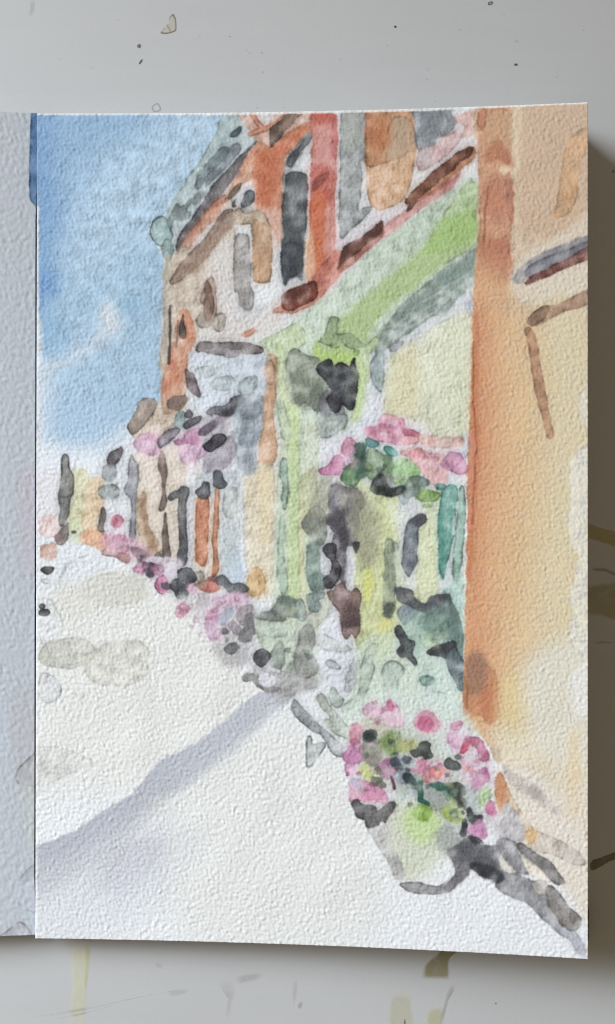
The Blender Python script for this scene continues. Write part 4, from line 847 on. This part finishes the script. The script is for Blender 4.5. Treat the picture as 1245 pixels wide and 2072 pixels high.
def flat_mat(name, col, rough=0.8, spec=0.2, noise=0.06, scale=300):
    m, nt, b = new_mat(name)
    tc = nt.nodes.new('ShaderNodeTexCoord')
    n = nt.nodes.new('ShaderNodeTexNoise'); n.inputs['Scale'].default_value = scale; n.inputs['Detail'].default_value = 5
    r = nt.nodes.new('ShaderNodeValToRGB')
    c = np.array(col)
    r.color_ramp.elements[0].position = 0.3; r.color_ramp.elements[1].position = 0.7
    r.color_ramp.elements[0].color = (*(c * (1 - noise)), 1); r.color_ramp.elements[1].color = (*(c * (1 + noise)), 1)
    nt.links.new(tc.outputs['Object'], n.inputs['Vector']); nt.links.new(n.outputs['Fac'], r.inputs[0])
    nt.links.new(r.outputs[0], b.inputs['Base Color'])
    b.inputs['Roughness'].default_value = rough; b.inputs['Specular IOR Level'].default_value = spec
    return m

PAPER_ALB = 0.80
def albedo(img):
    return np.clip(to_lin(img) / to_lin(PAPER) * PAPER_ALB, 0.004, 0.9)

M_PAINT = paper_mat('painted_paper', 'paint')
M_LEFT = paper_mat('facing_paper', 'paint')
M_EDGE = flat_mat('page_edges', (0.62, 0.61, 0.58), 0.95, 0.1, 0.1, 900)
M_DARK = flat_mat('fold_shade', (0.012, 0.012, 0.014), 0.8, 0.2, 0.2, 900)  # near-black, stands in for the shade inside the fold
M_ELASTIC = flat_mat('black_elastic', (0.008, 0.008, 0.009), 0.7, 0.3, 0.2, 2000)

# table: off-white painted board with faint mottling, scuffs and a soft sheen
m, nt, b = new_mat('table_paint')
tc = nt.nodes.new('ShaderNodeTexCoord')
n1 = nt.nodes.new('ShaderNodeTexNoise'); n1.inputs['Scale'].default_value = 14; n1.inputs['Detail'].default_value = 6
n2 = nt.nodes.new('ShaderNodeTexNoise'); n2.inputs['Scale'].default_value = 900; n2.inputs['Detail'].default_value = 3
mp = nt.nodes.new('ShaderNodeMapping'); mp.inputs['Scale'].default_value = (30, 260, 30); mp.inputs['Rotation'].default_value = (0, 0, 0.5)
n3 = nt.nodes.new('ShaderNodeTexNoise'); n3.inputs['Scale'].default_value = 1; n3.inputs['Detail'].default_value = 4
ma = nt.nodes.new('ShaderNodeMath'); ma.operation = 'MULTIPLY_ADD'; ma.inputs[1].default_value = 0.6
mb = nt.nodes.new('ShaderNodeMath'); mb.operation = 'MULTIPLY_ADD'; mb.inputs[1].default_value = 0.3
r = nt.nodes.new('ShaderNodeValToRGB')
r.color_ramp.elements[0].position = 0.25; r.color_ramp.elements[0].color = (0.495, 0.50, 0.50, 1)
r.color_ramp.elements[1].position = 0.9; r.color_ramp.elements[1].color = (0.555, 0.56, 0.56, 1)
nt.links.new(tc.outputs['Object'], n1.inputs['Vector']); nt.links.new(tc.outputs['Object'], n2.inputs['Vector'])
nt.links.new(tc.outputs['Object'], mp.inputs['Vector']); nt.links.new(mp.outputs[0], n3.inputs['Vector'])
nt.links.new(n1.outputs['Fac'], ma.inputs[0]); nt.links.new(n3.outputs['Fac'], mb.inputs[0])
mc = nt.nodes.new('ShaderNodeMath'); mc.operation = 'MULTIPLY'; mc.inputs[1].default_value = 0.25
nt.links.new(n2.outputs['Fac'], mc.inputs[0]); nt.links.new(mc.outputs[0], mb.inputs[2]); nt.links.new(mb.outputs[0], ma.inputs[2])
nt.links.new(ma.outputs[0], r.inputs[0]); nt.links.new(r.outputs[0], b.inputs['Base Color'])
b.inputs['Roughness'].default_value = 0.5; b.inputs['Specular IOR Level'].default_value = 0.3
bp = nt.nodes.new('ShaderNodeBump'); bp.inputs['Strength'].default_value = 0.15; bp.inputs['Distance'].default_value = 0.0001
nt.links.new(n2.outputs['Fac'], bp.inputs['Height']); nt.links.new(bp.outputs[0], b.inputs['Normal'])
M_TABLE = m

# dried paint film on the table: thin translucent pigment, strength and colour per vertex
m, nt, b = new_mat('dried_paint')
at = nt.nodes.new('ShaderNodeAttribute'); at.attribute_name = 'stain'
tr = nt.nodes.new('ShaderNodeBsdfTransparent'); mx = nt.nodes.new('ShaderNodeMixShader')
out = [n for n in nt.nodes if n.type == 'OUTPUT_MATERIAL'][0]
tc = nt.nodes.new('ShaderNodeTexCoord'); nz = nt.nodes.new('ShaderNodeTexNoise'); nz.inputs['Scale'].default_value = 350; nz.inputs['Detail'].default_value = 5
mr = nt.nodes.new('ShaderNodeMapRange'); mr.inputs[1].default_value = .3; mr.inputs[2].default_value = .7; mr.inputs[3].default_value = .65; mr.inputs[4].default_value = 1.15
mm = nt.nodes.new('ShaderNodeMath'); mm.operation = 'MULTIPLY'; mm.use_clamp = True
nt.links.new(tc.outputs['Object'], nz.inputs['Vector']); nt.links.new(nz.outputs['Fac'], mr.inputs[0])
nt.links.new(mr.outputs[0], mm.inputs[0]); nt.links.new(at.outputs['Alpha'], mm.inputs[1])
nt.links.new(at.outputs['Color'], b.inputs['Base Color']); b.inputs['Roughness'].default_value = 0.55
b.inputs['Specular IOR Level'].default_value = 0.2
nt.links.new(mm.outputs[0], mx.inputs[0]); nt.links.new(tr.outputs[0], mx.inputs[1]); nt.links.new(b.outputs[0], mx.inputs[2])
nt.links.new(mx.outputs[0], out.inputs['Surface'])
M_STAIN = m

# ------------------------------------------------------------------ mesh helpers
def link(name, me, mat, parent=None):
    o = bpy.data.objects.new(name, me)
    sc.collection.objects.link(o)
    if mat: me.materials.append(mat)
    if parent: o.parent = parent
    return o

def mesh_from(name, verts, faces, smooth=True):
    me = bpy.data.meshes.new(name)
    v = np.asarray(verts, np.float32); f = np.asarray(faces, np.int32)
    me.vertices.add(len(v)); me.vertices.foreach_set('co', v.ravel())
    n = f.shape[1]
    me.loops.add(f.size); me.loops.foreach_set('vertex_index', f.ravel())
    me.polygons.add(len(f)); me.polygons.foreach_set('loop_start', np.arange(0, f.size, n, dtype=np.int32))
    me.polygons.foreach_set('use_smooth', np.full(len(f), smooth))
    me.update(calc_edges=True); me.validate()
    return me

def set_color(me, name, rgb, alpha=None):
    a = me.color_attributes.new(name, 'FLOAT_COLOR', 'POINT')
    c = np.ones((len(rgb), 4), np.float32); c[:, :3] = rgb
    if alpha is not None: c[:, 3] = alpha
    a.data.foreach_set('color', c.ravel())

def grid_faces(nv, nu, base=0):
    i = np.arange(nv - 1)[:, None] * nu + np.arange(nu - 1)[None, :] + base
    return np.stack([i, i + nu, i + nu + 1, i + 1], -1).reshape(-1, 4)

def unproject(tx, ty, z):
    """tracing-grid position of a point of the book -> its place in mm, given its height"""
    k = TS * (1 - z / H)
    return (tx - TCX) * k, -(ty - TCY) * k

def traced(x, y, z):
    k = TS * (1 - z / H)
    return x / k + TCX, -y / k + TCY

def sample(img, tx, ty):
    fx = np.clip(tx - 0.5, 0, CW - 1.001); fy = np.clip(ty - CY0 - 0.5, 0, CH - 1.001)
    x0 = fx.astype(int); y0 = fy.astype(int); ax = fx - x0; ay = fy - y0
    if img.ndim == 3: ax = ax[..., None]; ay = ay[..., None]
    return (img[y0, x0] * (1 - ax) + img[y0, x0 + 1] * ax) * (1 - ay) + (img[y0 + 1, x0] * (1 - ax) + img[y0 + 1, x0 + 1] * ax) * ay

# cold-pressed tooth, shared by the sheets (unit variance, 1 sample per tracing unit)
RELIEF = 0.95 * fft_noise(CH, CW, 7.4, 15, 11, ax=1.35, ang=math.radians(50)) + 0.30 * fft_noise(CH, CW, 12, 30, 12) + 0.12 * fft_noise(CH, CW, 20, 55, 15) + 0.06 * fft_noise(CH, CW, 2.8, 7, 13)
RELIEF *= 1 + 0.15 * N40.clip(-2, 2)
# wetted sheets cockle a little
COCKLE = fft_noise(CH, CW, 120, 420, 14)

# ------------------------------------------------------------------ the table
Z_L, Z_R = 8.0, 19.7
tv = [(-.6, -.5, 0), (.5, -.5, 0), (.5, .5, 0), (-.6, .5, 0), (-.6, -.5, -.025), (.5, -.5, -.025), (.5, .5, -.025), (-.6, .5, -.025)]
table = link('table', mesh_from('table', tv, [(0, 1, 2, 3), (7, 6, 5, 4), (0, 4, 5, 1), (1, 5, 6, 2), (2, 6, 7, 3), (3, 7, 4, 0)], False), M_TABLE)
table['kind'] = 'structure'

# ------------------------------------------------------------------ the sketchbook
book = bpy.data.objects.new('sketchbook', None)
sc.collection.objects.link(book)
book.empty_display_size = 0.02
book['label'] = 'open watercolour sketchbook with a painted street of flower-hung shopfronts, lying on a white table'
book['category'] = 'sketchbook'

def zprof(u):
    return Z_L + (Z_R - Z_L) * (0.12 * u + 0.88 * u ** 2.0)

# corners of the painted sheet in mm
c_tl = unproject(75.5, 229.5, Z_L); c_tr = unproject(1190, 207, Z_R)
c_bl = unproject(72.0, 1899, Z_L); c_br = unproject(1190, 1941, Z_R)

def sheet_xy(u, v):
    x = (c_tl[0] * (1 - u) + c_tr[0] * u) * (1 - v) + (c_bl[0] * (1 - u) + c_br[0] * u) * v
    y = (c_tl[1] * (1 - u) + c_tr[1] * u) * (1 - v) + (c_bl[1] * (1 - u) + c_br[1] * u) * v
    return x, y

NU, NV = 780, 1190
u = np.linspace(0, 1, NU)[None, :].repeat(NV, 0); v = np.linspace(0, 1, NV)[:, None].repeat(NU, 1)
x, y = sheet_xy(u, v); z0 = zprof(u)
tx, ty = traced(x, y, z0)
REL_A = 0.040
edge = np.minimum(np.minimum(u * 1115, (1 - u) * 1115), np.minimum(v * 1700, (1 - v) * 1700))
z = z0 + REL_A * sample(RELIEF, tx, ty) + 0.10 * (sample(COCKLE, tx, ty) + 1).clip(0) * np.clip(edge / 120, 0, 1)
top = np.stack([x, y, z], -1).reshape(-1, 3)
# cut edge of the sheet: a skirt 0.35 mm deep and an underside
ring = np.concatenate([np.arange(NU), np.arange(1, NV) * NU + NU - 1, (NV - 1) * NU + np.arange(NU - 2, -1, -1), np.arange(NV - 2, 0, -1) * NU])
low = top[ring].copy(); low[:, 2] = z0.reshape(-1)[ring] - 0.35
nt_ = len(top); nr = len(ring)
a = ring; bq = np.roll(ring, -1); la = nt_ + np.arange(nr); lb = nt_ + np.roll(np.arange(nr), -1)
skirt = np.stack([a, bq, lb, la], -1)
under = np.array([[nt_ + i, nt_ + i + 1, nt_ + (NU - 1) + (NV - 1) + (NU - 1) - i - 1, nt_ + (NU - 1) + (NV - 1) + (NU - 1) - i] for i in range(NU - 1)])
verts = np.concatenate([top, low]) * MM
faces = np.concatenate([grid_faces(NV, NU), skirt, under])
page = link('painted_page', mesh_from('painted_page', verts, faces), M_PAINT, book)
col = albedo(sample(canvas_right, tx, ty)).reshape(-1, 3)
colr = np.full((nr, 3), PAPER_ALB, np.float32)
set_color(page.data, 'paint', np.concatenate([col, colr]))
page['label'] = 'textured watercolour sheet painted with a sunny street of brick and green shopfronts'

# facing page: falls away into the fold, lower than the painted sheet
def left_z(d, v):
    """height at distance d (mm) left of the fold"""
    slope = 0.10 * (1 - v) + 0.12
    rise = slope * 26 * (1 - np.exp(-d / 26.0))
    return Z_L - 1.2 + rise * np.clip(1.15 - d / 260, 0, 1)
nd, nv2 = 170, 900
dcol = np.concatenate([np.linspace(0, 13, 110), 13 + (np.linspace(0, 1, nd - 109)[1:] ** 1.4) * 118])
dd = dcol[None, :].repeat(nv2, 0); vv = np.linspace(0, 1, nv2)[:, None].repeat(len(dcol), 1)
gap = 0.10 + 0.50 * np.clip((vv - 0.07) / 0.06, 0, 1) * np.clip((0.985 - vv) / 0.06, 0, 1)
xe, ye = sheet_xy(np.zeros_like(vv), vv)
yt = unproject(66, 228.5, Z_L - 1)[1]; yb = unproject(66, 1892.5, Z_L - 1)[1]
X = xe - gap - dd; Y = yt + (yb - yt) * vv - dd * 0.004
ZL0 = left_z(dd, vv)
TX, TY = traced(X, Y, ZL0)
fade = np.clip((15 - dd) / 4, 0, 1)
Z = ZL0 + 0.75 * REL_A * sample(np.roll(RELIEF, 333, 1), np.abs(TX) * .75, TY * .75 + 60) * (0.15 + .85 * fade)
lt = np.stack([X, Y, Z], -1)[:, ::-1].reshape(-1, 3)
ncol = len(dcol)
ringl = np.concatenate([np.arange(ncol), np.arange(1, nv2) * ncol + ncol - 1, (nv2 - 1) * ncol + np.arange(ncol - 2, -1, -1), np.arange(nv2 - 2, 0, -1) * ncol])
lowl = lt[ringl].copy(); lowl[:, 2] -= 0.35
a = ringl; bq = np.roll(ringl, -1); la = len(lt) + np.arange(len(ringl)); lb = np.roll(la, -1)
left = link('facing_page', mesh_from('facing_page', np.concatenate([lt, lowl]) * MM, np.concatenate([grid_faces(nv2, ncol), np.stack([a, bq, lb, la], -1)])), M_LEFT, book)
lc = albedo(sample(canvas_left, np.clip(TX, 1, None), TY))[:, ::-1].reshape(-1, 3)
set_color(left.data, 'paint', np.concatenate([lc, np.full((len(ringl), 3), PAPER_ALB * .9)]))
left['label'] = 'bare facing page with a blue paint edge and grey water stains by the fold'

# the block of sheets under each page: many thin leaves, fanned a little
def leaf_block(name, outline_at, zt_at, n, mat, seed):
    r = random.Random(seed)
    vs, fs = [], []
    NX = 24
    for k in range(n):
        f0, f1 = k / n, (k + 0.86) / n
        j = r.uniform(-.12, .12)
        base = len(vs)
        for i in range(NX + 1):
            t = i / NX
            for vv_ in (0.0, 1.0):
                px, py = outline_at(t, vv_, (f0 + f1) / 2)
                for f in (f0, f1):
                    vs.append(((px + j * (t - .2)) * MM, (py + j * .5) * MM, max(0.02, zt_at(t, vv_) * f) * MM))
        for i in range(NX):
            q = base + i * 4; s = q + 4
            fs += [(q, s, s + 2, q + 2), (q + 1, q + 3, s + 3, s + 1), (q, q + 1, s + 1, s), (q + 2, s + 2, s + 3, q + 3)]
        fs += [(base, base + 2, base + 3, base + 1)]
        e = base + NX * 4
        fs += [(e, e + 1, e + 3, e + 2)]
    return link(name, mesh_from(name, vs, fs, False), mat, book)

def right_outline(t, v_, f):
    uu = 0.008 + t * 0.984
    px, py = sheet_xy(np.float64(uu), np.float64(0.004 + .992 * v_))
    # lower leaves stick out a little at the head and foot
    return float(px), float(py) + (1.9 * (1 - f) if v_ < .5 else -.2 * (1 - f))
leaf_block('page_block', right_outline, lambda t, v_: float(zprof(np.float64(0.008 + t * .984))) - 0.75, 16, M_EDGE, 3)

def left_outline(t, v_, f):
    d = 0.9 + t * 128
    xe_, _ = sheet_xy(np.float64(0), np.float64(v_))
    return float(xe_) - 0.4 - d, float(yt + (yb - yt) * (.004 + .992 * v_) - d * .004)
leaf_block('page_block', left_outline, lambda t, v_: float(left_z(np.float64(0.9 + t * 128), np.float64(v_))) - 0.8, 8, M_EDGE, 4)

# dark strip added in the fold so the gap reads as deep shade
xs = []
for v_ in np.linspace(0.004, .994, 40):
    xe_, _ = sheet_xy(np.float64(0), np.float64(v_)); ye_ = yt + (yb - yt) * v_
    xs += [(xe_ - 1.25, ye_, 5.4), (xe_ - .55, ye_, 5.0), (xe_ - .15, ye_, 4.9), (xe_ + .75, ye_, 5.3)]
xs = np.array(xs, np.float32) * MM
link('fold_shade_strip', mesh_from('fold_shade_strip', xs, grid_faces(40, 4)), M_DARK, book)

# black elastic loop lying along the fore-edge near the foot
vs, fs = [], []
nE = 24
for i in range(nE):
    t = i / (nE - 1)
    yy = 1826 + t * 88
    bow = math.sin(math.pi * min(1, max(0, t))) ** .6
    xw, yw = unproject(1187.5 + 4.0 * bow + .8 * math.sin(9 * t), yy, 4.0)
    for dx, dz in ((-1.1, 0.4), (0.0, 0.4), (0.0, 4.2), (-1.1, 4.2)):
        vs.append(((xw + dx) * MM, yw * MM, dz * MM))
for i in range(nE - 1):
    for j in range(4):
        q = i * 4 + j; s = i * 4 + (j + 1) % 4
        fs.append((q, s, s + 4, q + 4))
fs += [(0, 1, 2, 3), (nE * 4 - 1, nE * 4 - 2, nE * 4 - 3, nE * 4 - 4)]
link('elastic_loop', mesh_from('elastic_loop', vs, fs), M_ELASTIC, book)

# ------------------------------------------------------------------ dried paint and marks on the table
def stain(name, col, pts, a_in, a_edge, z=0.06, soft=0.0, k=5, wob=1.0, edge_col=None, label=None):
    """a film of dried paint: rings from its rim inwards carry its strength"""
    p = smooth_closed(pts, k).astype(np.float64)
    p += np.random.default_rng(int(abs(p.sum()) * 10) % 9999).normal(0, 0.35 * wob, p.shape)
    c = p.mean(0)
    d = p - c
    rad = np.hypot(d[:, 0], d[:, 1])[:, None].mean() + 1e-6
    # ring offsets in tracing units from the rim
    w_ = min(0.5, 2.2 / rad)
    if soft:
        rings = [(1.0, 0.0, 0), (1 - soft * .3, a_edge * .25, 0), (1 - soft * .6, a_edge * .7, 0), (1 - soft, a_in, 0), (.35 * (1 - soft), a_in, 0)]
    else:
        rings = [(1.0, a_edge * .5, 1), (1 - w_ * .4, a_edge, 1), (1 - w_ * 1.1, a_edge * .8, 1), (1 - w_ * 1.9, a_in, 0), (.3, a_in * .9, 0)]
    n = len(p); vs = []; cs = []; al = []
    T_ = 0.47            # the film also shades the board under it: lift its own tone by what it takes
    cb = albedo(np.array(col, np.float32)[None])[0]; ce = albedo(np.array(edge_col or col, np.float32)[None])[0]
    for f, a_, is_e in rings:
        for q in c + d * f:
            xx, yy = unproject(q[0], q[1], 0.0)
            vs.append((xx * MM, yy * MM, z * MM)); cs.append(np.clip((ce if is_e else cb) + (1 - a_) * T_ * .9, 0, .85)); al.append(a_)
    xx, yy = unproject(c[0], c[1], 0.0)
    vs.append((xx * MM, yy * MM, z * MM)); cs.append(np.clip(cb + (1 - a_in) * T_ * .9, 0, .85)); al.append(a_in)
    fs = []
    for i in range(len(rings) - 1):
        for j in range(n):
            fs.append((i * n + j, i * n + (j + 1) % n, (i + 1) * n + (j + 1) % n, (i + 1) * n + j))
    last = (len(rings) - 1) * n
    fs += [(last + j, last + (j + 1) % n, len(vs) - 1, len(vs) - 1) for j in range(0)]
    me = bpy.data.meshes.new(name)
    me.from_pydata(vs, [], fs + [(last + j, last + (j + 1) % n, len(vs) - 1) for j in range(n)])
    me.update()
    set_color(me, 'stain', np.array(cs), np.array(al, np.float32))
    o = link(name, me, M_STAIN, table)
    if label: o['label'] = label
    return o

def dot(name, col, cx, cy, rx, ry, a_in, a_edge, rot=0, n=9, **kw):
    r = random.Random(int(cx * 7 + cy))
    pts = []
    for i in range(n):
        t = 2 * math.pi * i / n; q = r.uniform(.85, 1.15)
        ex, ey = rx * q * math.cos(t), ry * q * math.sin(t)
        pts.append((cx + ex * math.cos(rot) - ey * math.sin(rot), cy + ex * math.sin(rot) + ey * math.cos(rot)))
    return stain(name, col, pts, a_in, a_edge, **kw)

stain('paint_stain', (178,174,152), [(325,67),(332,58),(341,50),(343,36),(350,28),(356,38),(357,60),(350,66),(336,69)], .55, .9, edge_col=(120,108,78), label='olive butterfly-shaped dried paint splash above the sketchbook')
L1 = stain('paint_stain', (138,128,100), [(336,50),(341,52),(346,62),(343,63)], .5, .6, z=.09)
dot('paint_drop', (138,130,112), 282, 93, 4.5, 4, .75, .95, edge_col=(98,90,74))
dot('paint_drop', (84,84,80), 285, 125, 2.2, 6.5, .8, .9, rot=.6)
dot('paint_drop', (188,186,186), 317, 218, 9, 9, .12, .75, edge_col=(140,136,138))
dot('paint_drop', (150,150,152), 993, 6.5, 5.5, 4, .15, .95, rot=-.5, edge_col=(82,84,88))
dot('paint_drop', (52,54,58), 800, 54, 2.6, 2.4, .95, .95)
dot('paint_drop', (74,76,80), 1044, 131, 3.6, 3, .9, .9)
for q in ((465,74,2.2,.6),(500,102,4,.25),(530,107,2,.7),(505,107,2,.3),(532,146,3,.35),(403,74,4,.2),(1045,84,6,.28),(1127,156,4,.3),(865,140,8,.22),(784,92,5,.22),(880,205,4,.2),(520,218,3,.35),(575,218,2.5,.3),(185,137,7,.15),(864,160,3,.3),(1020,30,3,.2),(1180,60,3,.2),(690,120,2,.3),(240,40,2,.25),(120,120,2,.25),(930,60,1.6,.4)):
    dot('speck', (108,108,108), q[0], q[1], q[2], q[2] * .8, q[3] * .7, q[3] * .45, soft=.7 if q[2] > 3 else .4)
stain('paint_smear', (140,142,138), [(60,0),(72,-4),(72,18),(64,36),(56,34),(60,16)], .35, .35, soft=.7, label='faint grey smear at the table edge above the facing page')
# foot of the table, below the book
stain('paint_smear', (196,192,140), [(146,1890),(182,1888),(186,1940),(178,2000),(172,2090),(140,2090),(144,2000),(142,1950)], .38, .3, soft=.4, label='pale olive smear running down below the painted page')
stain('paint_smear', (168,168,110), [(172,1900),(184,1905),(180,1960),(174,2010),(168,2010),(172,1950)], .4, .4, soft=.5, z=.09)
stain('paint_stain', (124,112,48), [(902,1905),(940,1910),(912,1940),(911,1975),(905,1984),(870,1983),(853,1980),(856,1955),(872,1938),(885,1928)], .72, .6, soft=.3, label='strong olive paint blob under the lower edge of the page')
stain('paint_stain', (170,166,110), [(862,2050),(880,2036),(900,2042),(894,2090),(866,2090)], .5, .45, soft=.4)
stain('paint_smear', (176,174,140), [(784,2030),(795,2008),(830,2008),(836,2040),(838,2090),(786,2090)], .5, .4, soft=.35)
dot('speck', (90,86,60), 819, 2068, 2, 7, .6, .6)
dot('speck', (140,138,130), 1003, 2030, 3, 3, .5, .4)
stain('paint_smear', (140,138,130), [(908,1996),(920,1984),(922,1996),(912,2010),(904,2035),(896,2068),(890,2066),(898,2028)], .45, .4, soft=.5)
stain('scuff', (120,118,122), [(470,1978),(490,1970),(528,1966),(538,1972),(522,1984),(492,1990),(476,1992)], .3, .25, soft=.6)
stain('scuff', (132,130,134), [(440,1985),(470,1975),(478,2000),(470,2040),(462,2066),(456,2064),(462,2020)], .3, .3, soft=.8)
stain('scuff', (140,136,142), [(335,2004),(360,2000),(384,2000),(382,2010),(350,2018),(338,2016)], .3, .25, soft=.6)
stain('scuff', (150,146,146), [(310,1945),(330,1950),(328,1962),(312,1956)], .35, .3, soft=.7)
stain('scuff', (146,142,146), [(590,1990),(600,1975),(604,1990),(598,2030),(592,2040)], .3, .3, soft=.7)
dot('speck', (116,120,104), 607, 2034, 5, 9, .45, .4, rot=.4, soft=.5)
def hair(pts, w, col, a):
    p = np.array(pts, float); dv = np.gradient(p, axis=0); nrm = np.stack([-dv[:, 1], dv[:, 0]], 1); nrm /= np.hypot(nrm[:, 0], nrm[:, 1])[:, None]
    stain('scratch', col, np.concatenate([p + nrm * w, (p - nrm * w)[::-1]]), a, a * .8, k=2, wob=.3)
hair([(60,2058),(140,2050),(210,2036),(290,2014),(350,2004)], .9, (176,174,176), .18)
hair([(80,2066),(170,2052),(240,2030)], .7, (180,180,182), .15)
# under the book's shadow on the right
stain('paint_stain', (158,146,60), [(1170,1066),(1190,1058),(1220,1068),(1260,1080),(1260,1112),(1230,1102),(1190,1090),(1172,1084)], .6, .55, soft=.2, label='olive paint stroke in the book shadow beside the white wall strip')
stain('paint_stain', (140,128,58), [(1165,1190),(1195,1182),(1230,1178),(1260,1180),(1260,1256),(1220,1250),(1180,1244),(1166,1230)], .5, .45, soft=.25, label='wide olive paint patch in the book shadow')
stain('paint_stain', (96,84,40), [(1194,1750),(1200,1740),(1214,1736),(1222,1732),(1240,1726),(1260,1718),(1260,1732),(1236,1742),(1218,1752),(1204,1760),(1196,1760)], .8, .85, label='dark olive drip in the book shadow near the lower corner')
hair([(1200,1152),(1222,1151),(1236,1156),(1250,1166)], 2.0, (84,76,60), .4)
hair([(1206,1301),(1222,1299),(1240,1301)], 1.1, (84,76,60), .4)
dot('speck', (80,78,72), 1241, 347, 3, 3, .6, .6)
